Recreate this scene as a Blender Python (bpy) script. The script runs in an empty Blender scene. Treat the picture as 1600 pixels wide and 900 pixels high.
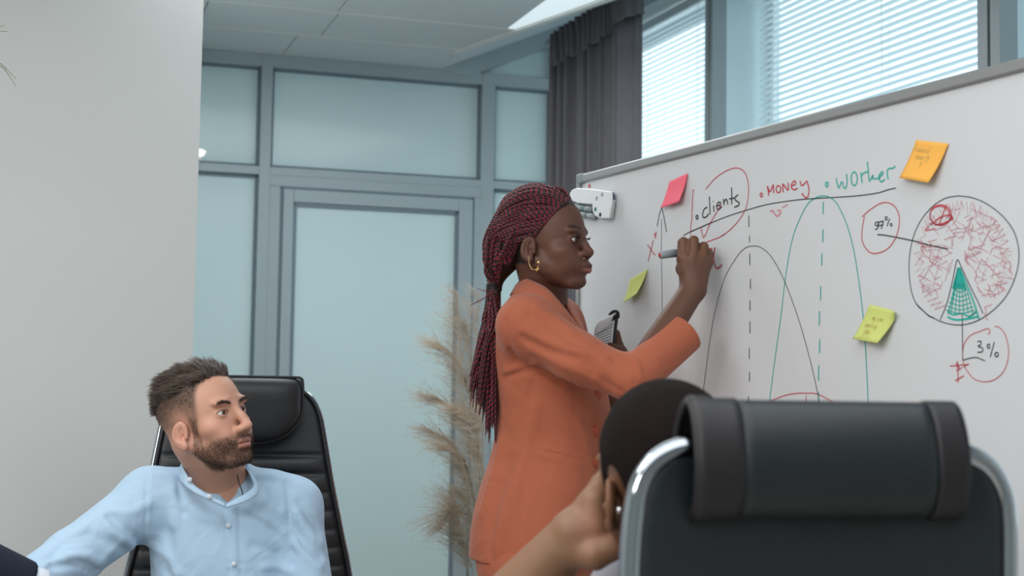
import bpy, math, random
import numpy as np
from mathutils import Vector, Matrix
random.seed(7); rng = np.random.default_rng(7)
S = bpy.context.scene
COL = S.collection
F32 = np.float32

# ------------------------------------------------------------------ camera
FPX = 2222.0
CAMP = np.array([0.0, 0.0, 1.25])
_p, _r = math.radians(3.9), math.radians(0.88)
_u0 = np.array([0, -math.sin(_p), math.cos(_p)]); _r0 = np.array([1.0, 0, 0])
CF = np.array([0, math.cos(_p), math.sin(_p)])
CR = math.cos(_r) * _r0 + math.sin(_r) * _u0
CU = -math.sin(_r) * _r0 + math.cos(_r) * _u0
cam = bpy.data.cameras.new('camera'); camo = bpy.data.objects.new('camera', cam); COL.objects.link(camo)
m = Matrix.Identity(4)
for i in range(3):
    m[i][0] = CR[i]; m[i][1] = CU[i]; m[i][2] = -CF[i]; m[i][3] = CAMP[i]
camo.matrix_world = m
cam.sensor_width = 36.0; cam.lens = FPX * 36 / 1600; cam.clip_start = 0.05
cam.dof.use_dof = True; cam.dof.focus_distance = 3.3; cam.dof.aperture_fstop = 4.0
S.camera = camo

# ------------------------------------------------------------------ world, lights, exposure
w = bpy.data.worlds.new('World'); S.world = w; w.use_nodes = True
bg = w.node_tree.nodes['Background']; bg.inputs[0].default_value = (0.91, 0.97, 1.0, 1); bg.inputs[1].default_value = 2.2
S.view_settings.view_transform = 'Standard'; S.view_settings.look = 'None'
S.view_settings.gamma = 1.0; S.view_settings.exposure = -0.27; S.view_settings.use_curve_mapping = False

def area(name, loc, target, sx, sy, power, col):
    l = bpy.data.lights.new(name, 'AREA'); l.shape = 'RECTANGLE'; l.size = sx; l.size_y = sy
    l.energy = power; l.color = col
    o = bpy.data.objects.new(name, l); COL.objects.link(o); o.location = loc
    d = Vector(target) - Vector(loc)
    o.rotation_euler = d.to_track_quat('-Z', 'Y').to_euler()
    return o
KEY = area('lamp_key', (-2.1, -0.3, 2.35), (0.4, 3.6, 1.2), 1.0, 1.0, 44, (1.0, 0.95, 0.89))
area('lamp_ceiling_fill', (0.0, 1.0, 2.60), (0.0, 1.0, 0.0), 2.8, 2.4, 58, (0.95, 0.98, 1.0))
area('lamp_ceiling_fill', (-0.4, 4.6, 2.62), (-0.4, 4.6, 0.0), 1.6, 1.2, 34, (0.95, 0.98, 1.0))

area('lamp_ceiling_fill', (-1.5, 2.0, 2.62), (-1.5, 2.0, 0.0), 1.3, 1.3, 30, (1.0, 0.98, 0.95))  # unseen lamp added above the seated man to brighten him and the left wall

# ------------------------------------------------------------------ helpers
def ray(x, y):
    return CR * ((x - 800) / FPX) + CU * ((450 - y) / FPX) + CF
def P(x, y, Y):                      # point seen at (x, y) at distance Y in front of the camera
    r = ray(x, y); return CAMP + r * (Y / r[1])
def on_plane(x, y, p0, n):
    r = ray(x, y); t = np.dot(np.asarray(p0) - CAMP, n) / np.dot(r, n); return CAMP + r * t
def unit(v):
    v = np.asarray(v, float); return v / np.linalg.norm(v)
def lin(c):
    c = np.asarray(c, float) / 255.0
    return np.where(c <= 0.04045, c / 12.92, ((c + 0.055) / 1.055) ** 2.4)
def rgb(r, g, b):
    return tuple(float(v) for v in lin((r, g, b))) + (1.0,)

def mat(name, col, rough=0.5, metal=0.0, bump=0.0, bscale=200.0, var=0.0, vscale=6.0, spec=0.5, coat=0.0, attr=False, sheen=0.0, stretch=None, wrinkle=0.0):
    m = bpy.data.materials.new(name); m.use_nodes = True
    nt = m.node_tree; b = nt.nodes['Principled BSDF']
    b.inputs['Roughness'].default_value = rough; b.inputs['Metallic'].default_value = metal
    b.inputs['Specular IOR Level'].default_value = spec
    b.inputs['Coat Weight'].default_value = coat; b.inputs['Coat Roughness'].default_value = 0.03
    b.inputs['Sheen Weight'].default_value = sheen
    b.inputs['Base Color'].default_value = col
    tc = nt.nodes.new('ShaderNodeTexCoord')
    vec = tc.outputs['Object']
    if stretch:
        mp = nt.nodes.new('ShaderNodeMapping'); mp.inputs['Scale'].default_value = stretch
        nt.links.new(vec, mp.inputs['Vector']); vec = mp.outputs['Vector']
    src = None
    if attr:
        a = nt.nodes.new('ShaderNodeAttribute'); a.attribute_name = 'Col'; src = a.outputs['Color']
    if var > 0:
        n = nt.nodes.new('ShaderNodeTexNoise'); n.inputs['Scale'].default_value = vscale; n.inputs['Detail'].default_value = 4
        nt.links.new(vec, n.inputs['Vector'])
        mr = nt.nodes.new('ShaderNodeMapRange'); mr.inputs['To Min'].default_value = 1 - var; mr.inputs['To Max'].default_value = 1 + var
        nt.links.new(n.outputs['Fac'], mr.inputs['Value'])
        mx = nt.nodes.new('ShaderNodeMix'); mx.data_type = 'RGBA'; mx.blend_type = 'MULTIPLY'; mx.inputs['Factor'].default_value = 1
        if src is not None: nt.links.new(src, mx.inputs[6])
        else: mx.inputs[6].default_value = col
        nt.links.new(mr.outputs['Result'], mx.inputs[7]); src = mx.outputs[2]
    if src is not None: nt.links.new(src, b.inputs['Base Color'])
    if bump > 0:
        n2 = nt.nodes.new('ShaderNodeTexNoise'); n2.inputs['Scale'].default_value = bscale; n2.inputs['Detail'].default_value = 3
        nt.links.new(vec, n2.inputs['Vector'])
        bp = nt.nodes.new('ShaderNodeBump'); bp.inputs['Strength'].default_value = bump; bp.inputs['Distance'].default_value = 0.002
        nt.links.new(n2.outputs['Fac'], bp.inputs['Height']); nt.links.new(bp.outputs['Normal'], b.inputs['Normal'])
    if wrinkle > 0:                      # soft creases of worn cloth
        n3 = nt.nodes.new('ShaderNodeTexNoise'); n3.inputs['Scale'].default_value = 11; n3.inputs['Detail'].default_value = 2; n3.inputs['Distortion'].default_value = 1.2
        nt.links.new(tc.outputs['Object'], n3.inputs['Vector'])
        b3 = nt.nodes.new('ShaderNodeBump'); b3.inputs['Strength'].default_value = wrinkle; b3.inputs['Distance'].default_value = 0.02
        nt.links.new(n3.outputs['Fac'], b3.inputs['Height'])
        if bump > 0: nt.links.new(bp.outputs['Normal'], b3.inputs['Normal'])
        nt.links.new(b3.outputs['Normal'], b.inputs['Normal'])
    return m

def world_loc(o):
    v = np.zeros(3)
    while o is not None:
        v = v + np.array(o.location); o = o.parent
    return v
def mk(name, verts, faces, material, parent=None, smooth=True, kind=None, col=None, mats=None, mi=None, loc=None):
    """one mesh object from world-space geometry; the origin goes to loc (top level) or to the parent's origin"""
    off = world_loc(parent) if parent is not None else (np.asarray(loc, float) if loc is not None else np.zeros(3))
    me = bpy.data.meshes.new(name)
    v = np.asarray(verts, float).reshape(-1, 3) - off
    if isinstance(faces, np.ndarray) and faces.ndim == 2:
        nf, k = faces.shape
        me.vertices.add(len(v)); me.vertices.foreach_set('co', v.astype(F32).ravel())
        me.loops.add(nf * k); me.loops.foreach_set('vertex_index', faces.astype(np.int32).ravel())
        me.polygons.add(nf); me.polygons.foreach_set('loop_start', np.arange(0, nf * k, k, dtype=np.int32))
        me.update(calc_edges=True)
    else:
        me.from_pydata([tuple(a) for a in v], [], [tuple(int(i) for i in f) for f in faces])
    me.validate()
    for mm in (mats or [material]): me.materials.append(mm)
    if mi is not None: me.polygons.foreach_set('material_index', np.asarray(mi, np.int32))
    if smooth: me.polygons.foreach_set('use_smooth', np.ones(len(me.polygons), bool))
    if col is not None:
        a = me.attributes.new('Col', 'FLOAT_COLOR', 'POINT')
        a.data.foreach_set('color', np.concatenate([col, np.ones((len(col), 1))], 1).astype(F32).ravel())
    me.update()
    o = bpy.data.objects.new(name, me); COL.objects.link(o)
    if parent is not None: o.parent = parent
    else: o.location = off
    if kind: o['kind'] = kind
    return o
def empty(name, loc):
    o = bpy.data.objects.new(name, None); COL.objects.link(o); o.location = loc; o.empty_display_size = 0.05
    return o
def tag(o, label=None, cat=None, group=None, kind=None):
    if label: o['label'] = label
    if cat: o['category'] = cat
    if group: o['group'] = group
    if kind: o['kind'] = kind
    return o
def thing(name, loc, label, cat, group=None):
    return tag(empty(name, loc), label, cat, group)

class MB:
    def __init__(s): s.v = []; s.f = []; s.mi = []
    def add(s, v, f, mi=0):
        n = len(s.v); s.v += [tuple(a) for a in v]; s.f += [tuple(int(i) + n for i in q) for q in f]; s.mi += [mi] * len(f)
    def obox(s, c, ax, half, mi=0):          # oriented box; ax = three unit vectors
        c = np.asarray(c, float); A = [np.asarray(a, float) for a in ax]
        v = [c + A[0] * half[0] * i + A[1] * half[1] * j + A[2] * half[2] * k for i in (-1, 1) for j in (-1, 1) for k in (-1, 1)]
        s.add(v, [(0, 1, 3, 2), (4, 6, 7, 5), (0, 4, 5, 1), (2, 3, 7, 6), (0, 2, 6, 4), (1, 5, 7, 3)], mi)
    def tube(s, pts, rad, n=10, mi=0, caps=True):
        pts = np.asarray(pts, float); K = len(pts)
        rad = np.broadcast_to(np.asarray(rad, float), (K,))
        t = np.gradient(pts, axis=0); t /= np.linalg.norm(t, axis=1)[:, None] + 1e-12
        u = np.cross(t[0], (0, 0, 1.0)); u = u if np.linalg.norm(u) > .1 else np.cross(t[0], (1.0, 0, 0)); u = unit(u)
        V = []
        for i in range(K):
            u = unit(u - t[i] * np.dot(u, t[i])); b = np.cross(t[i], u)
            for j in range(n):
                a = 2 * math.pi * j / n; V.append(pts[i] + rad[i] * (math.cos(a) * u + math.sin(a) * b))
        Fc = [(i * n + j, i * n + (j + 1) % n, (i + 1) * n + (j + 1) % n, (i + 1) * n + j) for i in range(K - 1) for j in range(n)]
        if caps: Fc += [tuple(range(n - 1, -1, -1)), tuple((K - 1) * n + j for j in range(n))]
        s.add(V, Fc, mi)
    def prism(s, poly, d, mi=0):             # planar polygon (3-D points) extruded by vector d
        n = len(poly); poly = [np.asarray(p, float) for p in poly]; d = np.asarray(d, float)
        s.add(poly + [p + d for p in poly], [tuple(range(n)), tuple(range(2 * n - 1, n - 1, -1))] + [(i, i + n, (i + 1) % n + n, (i + 1) % n) for i in range(n)], mi)
    def build(s, name, material, parent=None, smooth=False, **k):
        return mk(name, s.v, s.f, material, parent, smooth, mi=(s.mi if k.get('mats') else None), **k)

def bevel(o, w=0.003, seg=2):
    b = o.modifiers.new('bevel', 'BEVEL'); b.width = w; b.segments = seg; b.limit_method = 'ANGLE'; return o
def spline(pts, n=12, closed=False):
    p = np.asarray(pts, float)
    q = np.vstack([p[-1], p, p[0], p[1]]) if closed else np.vstack([2 * p[0] - p[1], p, 2 * p[-1] - p[-2]])
    out = []
    for i in range(1, len(q) - 2):
        for j in range(n):
            t = j / n; a, b, c, d = q[i - 1], q[i], q[i + 1], q[i + 2]
            out.append(.5 * (2 * b + (c - a) * t + (2 * a - 5 * b + 4 * c - d) * t * t + (3 * b - a - 3 * c + d) * t ** 3))
    out.append(q[-2]); return np.array(out)

# ------------------------------------------------------------------ materials
M = {}
M['wall'] = mat('wall_paint', rgb(212, 216, 216), .75, bump=.08, bscale=160, var=.012, vscale=1.5)
M['ceil'] = mat('ceiling_tile', rgb(196, 202, 204), .9, bump=.15, bscale=220, var=.02, vscale=3)
M['tbar'] = mat('ceiling_bar', rgb(206, 208, 206), .6)
M['floor'] = mat('pale_bounce_floor', rgb(186, 180, 172), .5, bump=.1, bscale=100, var=.08)  # unseen floor, made pale so it bounces more light up to the ceiling
M['alu'] = mat('grey_painted_aluminium', rgb(160, 173, 177), .42, .0, var=.015)
M['bead'] = mat('grey_glazing_bead', rgb(112, 128, 138), .5)
M['pvc'] = mat('window_profile', rgb(140, 150, 154), .45)
M['gap'] = mat('dark_rubber', rgb(34, 44, 52), .6)
M['slat'] = None
M['board'] = mat('whiteboard_enamel', rgb(212, 214, 217), .32, spec=.4, var=.015, vscale=1.2)
M['boardframe'] = mat('board_frame', rgb(150, 152, 152), .38, .35)
M['boardcorner'] = mat('board_corner', rgb(128, 136, 140), .5)
M['ink_k'] = mat('black_marker_ink', rgb(48, 52, 56), .6)
M['ink_kl'] = mat('thin_black_marker_ink', rgb(86, 90, 92), .6)
M['ink_r'] = mat('red_marker_ink', rgb(196, 66, 78), .6)
M['ink_rl'] = mat('faded_red_marker_ink', rgb(206, 146, 156), .6)
M['ink_g'] = mat('teal_marker_ink', rgb(28, 176, 162), .6)
M['ink_p'] = mat('pencil', rgb(186, 164, 96), .8)
M['note_p'] = mat('pink_paper', rgb(250, 112, 132), .8)
M['note_g'] = mat('green_paper', rgb(206, 214, 122), .8)
M['note_o'] = mat('orange_paper', rgb(250, 184, 84), .8)
M['white'] = mat('white_plastic', rgb(226, 230, 232), .4)
M['blackp'] = mat('black_plastic', rgb(30, 30, 34), .45)
M['greenp'] = mat('green_plastic', rgb(10, 120, 84), .45)
M['redp'] = mat('red_plastic', rgb(196, 60, 60), .45)
M['bluep'] = mat('blue_magnet', rgb(50, 100, 130), .5)
M['greyp'] = mat('grey_plastic', rgb(150, 160, 166), .4)
M['leather'] = mat('black_leather', rgb(36, 38, 42), .45, bump=.25, bscale=350, var=.1, vscale=30)
M['leather_b'] = mat('worn_black_leather', rgb(30, 37, 42), .42, bump=.15, bscale=300, var=.12, vscale=12)
M['vinyl'] = mat('black_vinyl_trim', rgb(31, 29, 33), .5, var=.1)
M['chrome'] = mat('chrome', rgb(178, 186, 194), .08, 1.0)
M['skin'] = mat('skin', rgb(160, 110, 90), .5, bump=.10, bscale=700, var=.04, vscale=60, attr=True, spec=.35)
M['eye'] = mat('eyeball', rgb(220, 215, 210), .08, attr=True)
M['jacket'] = mat('orange_suit_cloth', rgb(172, 96, 70), .8, bump=.14, bscale=900, var=.03, vscale=20, sheen=.15, spec=.25, wrinkle=.22)
M['jbutton'] = mat('orange_button', rgb(158, 66, 36), .3)
M['shirt'] = mat('light_blue_cotton', rgb(174, 202, 226), .85, bump=.15, bscale=1000, var=.03, vscale=14, spec=.2, sheen=.1, wrinkle=.40)
M['sbutton'] = mat('shirt_button', rgb(206, 216, 226), .3)
M['suit'] = mat('navy_suit_cloth', rgb(30, 36, 50), .85, bump=.2, bscale=900, var=.06, spec=.25)
M['cuff'] = mat('white_cotton', rgb(206, 216, 228), .85)
M['greyshirt'] = mat('grey_cotton', rgb(150, 150, 160), .85)
M['trouser'] = mat('dark_trouser_cloth', rgb(48, 52, 62), .85)
M['shoe'] = mat('shoe_leather', rgb(30, 26, 26), .4)
M['hair_b'] = mat('brown_hair', rgb(80, 67, 59), .4, var=.35, vscale=80, spec=.5)
M['beard'] = mat('brown_beard_hair', rgb(82, 62, 52), .55, var=.3, vscale=80)
M['cropped'] = mat('cropped_dark_hair', rgb(26, 20, 19), .9, spec=.12, bump=.9, bscale=500, var=.25, vscale=45)
M['hair_k'] = mat('black_hair', rgb(26, 22, 24), .5)
M['braid_k'] = mat('black_braid_hair', rgb(34, 24, 26), .55)
M['braid_r'] = mat('burgundy_braid_hair', rgb(106, 33, 43), .5, var=.2, vscale=40)
M['braid_r2'] = mat('bright_burgundy_braid_hair', rgb(132, 34, 52), .5, var=.2, vscale=40)
M['gold'] = mat('gold', rgb(222, 190, 130), .25, .9)
M['silver'] = mat('silver', rgb(215, 215, 215), .2, 1.0)
M['chain'] = mat('dark_steel_chain', rgb(70, 66, 66), .35, .8)
M['paper'] = mat('white_paper', rgb(214, 216, 220), .8)
M['pampas'] = mat('dried_pampas', rgb(176, 157, 136), .9)
M['pampas2'] = mat('cream_pampas', rgb(186, 168, 146), .9)
M['straw'] = mat('dry_blade', rgb(112, 104, 86), .8)
M['pot'] = mat('grey_ceramic', rgb(120, 124, 128), .5)

def slat_material():
    m = bpy.data.materials.new('blind_slat'); m.use_nodes = True; nt = m.node_tree
    b = nt.nodes['Principled BSDF']; out = nt.nodes['Material Output']
    b.inputs['Base Color'].default_value = rgb(226, 232, 236); b.inputs['Roughness'].default_value = .5
    tr = nt.nodes.new('ShaderNodeBsdfTranslucent'); tr.inputs[0].default_value = rgb(214, 232, 238)
    mx = nt.nodes.new('ShaderNodeMixShader'); mx.inputs[0].default_value = .35
    nt.links.new(b.outputs[0], mx.inputs[1]); nt.links.new(tr.outputs[0], mx.inputs[2]); nt.links.new(mx.outputs[0], out.inputs[0])
    return m
M['slat'] = slat_material()
def pane_material():
    m = bpy.data.materials.new('window_glass'); m.use_nodes = True; nt = m.node_tree
    out = nt.nodes['Material Output']; nt.nodes.remove(nt.nodes['Principled BSDF'])
    t = nt.nodes.new('ShaderNodeBsdfTransparent'); t.inputs[0].default_value = (.86, .95, .97, 1)
    g = nt.nodes.new('ShaderNodeBsdfGlossy'); g.inputs['Roughness'].default_value = .02
    mx = nt.nodes.new('ShaderNodeMixShader')
    mx.inputs[0].default_value = .05; nt.links.new(t.outputs[0], mx.inputs[1]); nt.links.new(g.outputs[0], mx.inputs[2]); nt.links.new(mx.outputs[0], out.inputs[0])
    return m
M['pane'] = pane_material()
def frosted_material():
    m = mat('frosted_glass', rgb(204, 224, 225), .55, var=.03, vscale=.8, spec=.3, coat=.32)
    b = m.node_tree.nodes['Principled BSDF']; b.inputs['Coat Roughness'].default_value = .10; b.inputs['Coat IOR'].default_value = 1.45
    return m
M['frost'] = frosted_material()
def lamp_material(name, c, s):
    m = bpy.data.materials.new(name); m.use_nodes = True; b = m.node_tree.nodes['Principled BSDF']
    b.inputs['Base Color'].default_value = c; b.inputs['Emission Color'].default_value = c; b.inputs['Emission Strength'].default_value = s
    return m
M['led'] = lamp_material('led_diffuser', (.85, .95, 1, 1), .62)
M['bulb'] = lamp_material('warm_lamp', (1, .95, .88, 1), 1.0)

# ------------------------------------------------------------------ the room
UP = np.array([0, 0, 1.0])
ang = math.radians(18.3)
WB = np.array([math.cos(ang), math.sin(ang), 0]); NB = np.array([math.sin(ang), -math.cos(ang), 0])   # back wall: along, towards the room
B0 = P(437, 300, 6.2)
def bw(x, y):                        # pixel -> (s, z) on the back wall
    q = on_plane(x, y, B0, NB); return float(np.dot(q - B0, WB)), float(q[2])
def bp(s, z, d=0.0):
    q = B0 + WB * s + NB * d; return np.array([q[0], q[1], z])
ZC = bw(600, 101)[1]                 # ceiling height
ZT = ZC + .24                        # higher ceiling by the windows
aw = math.radians(20.0)
s_corner = bw(868, 150)[0] + .22
K0 = bp(s_corner, 0)
WW = np.array([math.sin(aw), -math.cos(aw), 0]); NW = np.array([-math.cos(aw), -math.sin(aw), 0])     # window wall: along towards the camera, into the room
def ww(x, y):
    q = on_plane(x, y, K0, NW); return float(np.dot(q - K0, WW)), float(q[2])
def wp(t, z, d=0.0):
    q = K0 + WW * t + NW * d; return np.array([q[0], q[1], z])

def slab(name, poly, z0, z1, material, kind='structure'):
    b = MB(); b.prism([(p[0], p[1], z0) for p in poly], (0, 0, z1 - z0)); o = b.build(name, material); o['kind'] = kind; return o
XL = -3.3; YB = -2.4
far_t = 9.4
cr = wp(far_t, 0); cl = bp(-4.2, 0)
slab('floor', [(XL - .1, YB - .1), (cr[0] + .6, YB - .1), (cr[0] + .6, 1), (K0[0] + .5, K0[1] + .4), (XL - .1, K0[1] + .4)], -.08, 0, M['floor'])

# ceiling: sub-deck with real tiles
ceiling = tag(empty('ceiling', (0, 0, ZC)), kind='structure')
def cg(x, y, z=None):                # pixel -> point on the ceiling plane
    return on_plane(x, y, (0, 0, ZC if z is None else z), UP)
A0 = cg(712, 80); A1 = cg(800, 49); P0 = cg(689, 108)
adir = unit(A1 - A0)
A2 = A0 + adir * 6.0
s0 = np.dot(P0 - B0, WB)
def ctp(s, t):                       # ceiling point: s along the back wall, t into the room
    q = B0 + WB * s + NB * t; return np.array([q[0], q[1], ZC])
def st(q): return float(np.dot(q - B0, WB)), float(np.dot(q - B0, NB))
t_rows = [0.0, st(cg(500, 56.5))[1], st(cg(500, 16.5))[1]]
while t_rows[-1] < 9.0: t_rows.append(t_rows[-1] + .6)
sA0, tA0 = st(A0)
joints = {0: [st(cg(452, 72))[0]], 1: [st(cg(324, 6))[0], st(cg(514, 40))[0]], 2: [st(cg(533, 12))[0]]}
def clip_poly(poly, fn):
    out = []
    for i in range(len(poly)):
        a, b = poly[i], poly[(i + 1) % len(poly)]; fa, fb = fn(a), fn(b)
        if fa >= 0: out.append(a)
        if fa * fb < 0: out.append(a + (b - a) * (fa / (fa - fb)))
    return out
nA = np.cross(UP, adir); nA = nA if np.dot(nA, ctp(s0 - 1, 1) - A0) > 0 else -nA
def inA(q): return float(np.dot(q - A0, nA))
sP, sA1 = s0, st(A1)[0]
led_done = []
for r in range(len(t_rows) - 1):
    ta, tb = t_rows[r], t_rows[r + 1]
    js = sorted(joints.get(r, [joints[1][0] + .3 * (r % 2)]))
    step = .66
    xs = list(js)
    right = {0: s0, 1: sA0 + .45}.get(r, 5.0)
    while xs[-1] + step < right and r > 2: xs.append(xs[-1] + step)
    if r == 2: xs.append(st(cg(793, 45))[0])
    xs.append(right)
    while xs[0] > -4.0: xs.insert(0, xs[0] - step)
    for i in range(len(xs) - 1):
        g = .0022; ga = 0 if r == 0 else g
        poly = [ctp(xs[i] + g, ta + ga), ctp(xs[i + 1] - g, ta + ga), ctp(xs[i + 1] - g, tb - g), ctp(xs[i] + g, tb - g)]
        if r >= 1: poly = clip_poly(poly, lambda q: inA(q) - .012)
        poly = clip_poly(poly, lambda q: float(np.dot(q - K0, NW)) + .01)
        if len(poly) < 3: continue
        led = (r == 2 and i == len(xs) - 2)
        b = MB(); b.prism(poly, (0, 0, .012)); o = b.build('light_panel' if led else 'tile', M['led'] if led else M['ceil'], ceiling)
        if led: o['label'] = 'glowing white light panel'
for r in range(1, 6):
    b = MB(); q0, q1 = ctp(-4.0, t_rows[r]), ctp(s0 + .02 if r == 1 else 1.2, t_rows[r])
    q1 = clip_poly([q0, q1], inA)[-1]
    b.obox((q0 + q1) / 2 - UP * .001, (WB, NB, UP), (np.linalg.norm(q1 - q0) / 2, .009, .003)); b.build('ceiling_bar', M['tbar'], ceiling)
# the visible T-bars behind the joints and the deck above
def in_win(q): return float(np.dot(np.asarray(q) - K0, NW)) + .02
deck_poly = clip_poly([np.array(q) for q in ((XL - .2, YB - .2, ZC + .013), (cr[0] + 1.4, YB - .2, ZC + .013), (A2[0] + .02, A2[1], ZC + .013), (A0[0], A0[1], ZC + .013), (P0[0], P0[1], ZC + .013), (cl[0], cl[1], ZC + .013))], in_win)
b = MB(); b.prism(deck_poly, (0, 0, .05))
b.build('deck', M['tbar'], ceiling)
# light trim along the oblique ceiling edge and the sloping strip that rises to the windows
b = MB(); b.obox(A0 + adir * 1.2, (adir, np.cross(UP, adir), UP), (1.2, .012, .012)); b.build('edge_trim', M['tbar'], ceiling)
Q1 = bp(bw(866, 45)[0], bw(863, 46)[1])
Q1 = on_plane(864, 45, B0, NB)
rise = Q1[2] - ZC
outw = np.cross(adir, UP); outw = outw if np.dot(outw, Q1 - A0) > 0 else -outw
wid = np.dot(Q1 - A0, outw)
back_far = Q1 + outw * .5 + UP * .2 + WB * .1
R1 = A0 + outw * (wid + .5); R1[2] = ZC + rise * (wid + .5) / wid
R2 = A2 + outw * (wid + .5); R2[2] = R1[2]
Q2 = Q1 + (Q1 - P0) * .9
b = MB()
top = .03 * UP
for tri in ([P0, A0, Q2], [A0, A2, R2], [A0, R2, Q2]):
    tri = clip_poly(tri, in_win)
    if len(tri) > 2: b.prism(tri, top)
b.build('sloping_panel', M['ceil'], ceiling)

# glazed partition (back wall)
wall_back = tag(empty('wall_back', bp(0, 0)), kind='structure')
FD = .05
def member(name, s1, s2, z1, z2, parent=wall_back, d0=-FD, d1=FD * .2, material=None):
    b = MB(); c = bp((s1 + s2) / 2, (z1 + z2) / 2, (d0 + d1) / 2)
    b.obox(c, (WB, NB, UP), (abs(s2 - s1) / 2, abs(d1 - d0) / 2, abs(z2 - z1) / 2))
    return bevel(b.build(name, material or M['alu'], parent), .003)
def pane(s1, s2, z1, z2, parent=wall_back, d=-.035, beadw=.012, bd=.0):
    b = MB(); b.obox(bp((s1 + s2) / 2, (z1 + z2) / 2, d), (WB, NB, UP), ((s2 - s1) / 2 + .004, .005, (z2 - z1) / 2 + .004))
    g = b.build('glass_panel', M['frost'], parent)
    b = MB()
    for (a1, a2, c1, c2) in ((s1, s1 + beadw, z1, z2), (s2 - beadw, s2, z1, z2), (s1, s2, z1, z1 + beadw), (s1, s2, z2 - beadw, z2)):
        b.obox(bp((a1 + a2) / 2, (c1 + c2) / 2, d + .011), (WB, NB, UP), ((a2 - a1) / 2, .008, (c2 - c1) / 2))
    b.build('glazing_bead', M['bead'], parent)
    return g
sL0 = bw(200, 300)[0]
sA1_, sA2_ = bw(406.5, 190)[0], bw(424, 190)[0]
sD1 = bw(437, 330)[0]; sD2 = bw(740, 340)[0]
sB1_, sB2_ = bw(752, 200)[0], bw(772, 200)[0]
sC1 = bw(861, 200)[0]; sC2 = s_corner
zTop = bw(600, 101)[1]; zG1 = bw(600, 120)[1]
zM2 = bw(600, 272)[1]; zDt = bw(600, 301)[1]; zLg = bw(350, 269.5)[1]
member('rail', sL0, sC2, zG1, zTop)
member('rail', sL0, sC2, zLg, zM2)
member('rail', sA2_ - .001, sB1_ + .001, zDt, zLg + .001, d1=.011)
member('rail', sL0, sC2, 0, .12)
member('post', sA1_, sA2_, .12, zTop, d1=.013)
member('post', sA2_ - .001, sD1, .12, zDt, d1=.012)
member('post', sB1_, sB2_, .12, zTop, d1=.013)
member('post', sD2, sB1_ + .001, .12, zDt, d1=.012)
member('post', sC1, sC2, .12, ZT + .1)
member('post', sL0 - .06, sL0, .12, zTop)
pane(sL0, sA1_, zM2, zG1); pane(sL0, sA1_, .12, zLg)
pane(sA2_, sB1_, zM2, zG1)
pane(sB2_, sC1, zM2, zG1); pane(sB2_, sC1, .12, zLg)
# triangular transom above the dropped ceiling
zB2 = zTop
t0 = on_plane(716, 112, B0, NB); t1 = on_plane(858, 60, B0, NB)
b = MB(); b.prism([bp(np.dot(P0 - B0, WB), ZC, -FD), bp(sC2, ZC, -FD), bp(sC2, ZT + .3, -FD)], NB * .02); b.build('glass_panel', M['frost'], wall_back)
pd = unit(Q1 - P0); pn = np.cross(NB, pd); pn = pn if pn[2] < 0 else -pn
b = MB(); L = 1.3
h0 = P0 + NB * (-FD); b.prism([h0, h0 + pd * L, h0 + pd * L + pn * .075, h0 + pn * .075 + pd * .1], NB * (FD * 1.2)); b.build('rail', M['alu'], wall_back)
# the room beyond the partition is closed off
b = MB(); b.obox(bp((s_corner - 5.4) / 2, 1.6, -.12), (WB, NB, UP), ((s_corner + 5.4) / 2, .02, 1.7)); b.build('backing', M['wall'], wall_back)

# door
door = tag(empty('door_1', bp((sD1 + sD2) / 2, 0)), kind='structure')
zg = bw(600, 324.5)[1]; g1 = bw(457, 330)[0]; g2 = bw(715, 345)[0]
for nm, a in (('stile', (sD1 + .012, g1, .04, zDt - .012)), ('stile', (g2, sD2 - .012, .04, zDt - .012)), ('rail', (g1, g2, zg, zDt - .012)), ('rail', (g1, g2, .04, .16))):
    member(nm, a[0], a[1], a[2], a[3], door, -FD * .5, FD * .55)
b = MB()
for a in ((sD1, sD1 + .012, .04, zDt), (sD2 - .012, sD2, .04, zDt), (sD1, sD2, zDt - .012, zDt)):
    b.obox(bp((a[0] + a[1]) / 2, (a[2] + a[3]) / 2, -.01), (WB, NB, UP), ((a[1] - a[0]) / 2, .02, (a[3] - a[2]) / 2))
b.build('gasket', M['bead'], door)
pane(g1, g2, .16, zg, door, d=.0, beadw=.016)
# lamp on the partition, half hidden by the white wall
lp = bp(bw(309, 243)[0], bw(309, 243)[1], .05)
lt = thing('wall_lamp', lp, 'small glowing white lamp on the glass partition beside the white wall', 'lamp')
b = MB(); b.tube([lp - UP * .012, lp - UP * .006, lp + UP * .012, lp + UP * .02], [.012, .022, .03, .012], 16); b.build('lamp_shade', M['bulb'], lt, True)
b = MB(); b.tube([lp - UP * .03, lp - UP * .018], [.014, .018], 16); b.build('lamp_base', M['white'], lt, True)
b = MB(); b.tube([lp, bp(bw(309, 243)[0], lp[2], .012)], .008, 10); b.build('bracket', M['white'], lt, True)

# white wall on the left
e0 = P(309, 300, 4.15)
we = np.array([e0[0], e0[1], 0])
b = MB(); far = we - WB * 3.2
b.prism([we, far, far - NB * .14, we - NB * .14], (0, 0, ZC)); o = b.build('wall_left', M['wall']); o['kind'] = 'structure'
b = MB(); bb = we - NB * 3.0; b.prism([we - WB * .14 - NB * .14, we - NB * .14, we - NB * (np.dot(we - B0, NB) - .06), we - WB * .14 - NB * (np.dot(we - B0, NB) - .06)], (0, 0, ZC))
o = b.build('wall_return', M['wall']); o['kind'] = 'structure'
slab('wall_side', [(XL - .1, YB), (XL, YB), (XL, 3.5), (XL - .1, 3.5)], 0, ZC, M['wall'])
slab('wall_front', [(XL - .1, YB - .1), (cr[0] + .6, YB - .1), (cr[0] + .6, YB), (XL - .1, YB)], 0, ZC + .3, M['wall'])

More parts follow.
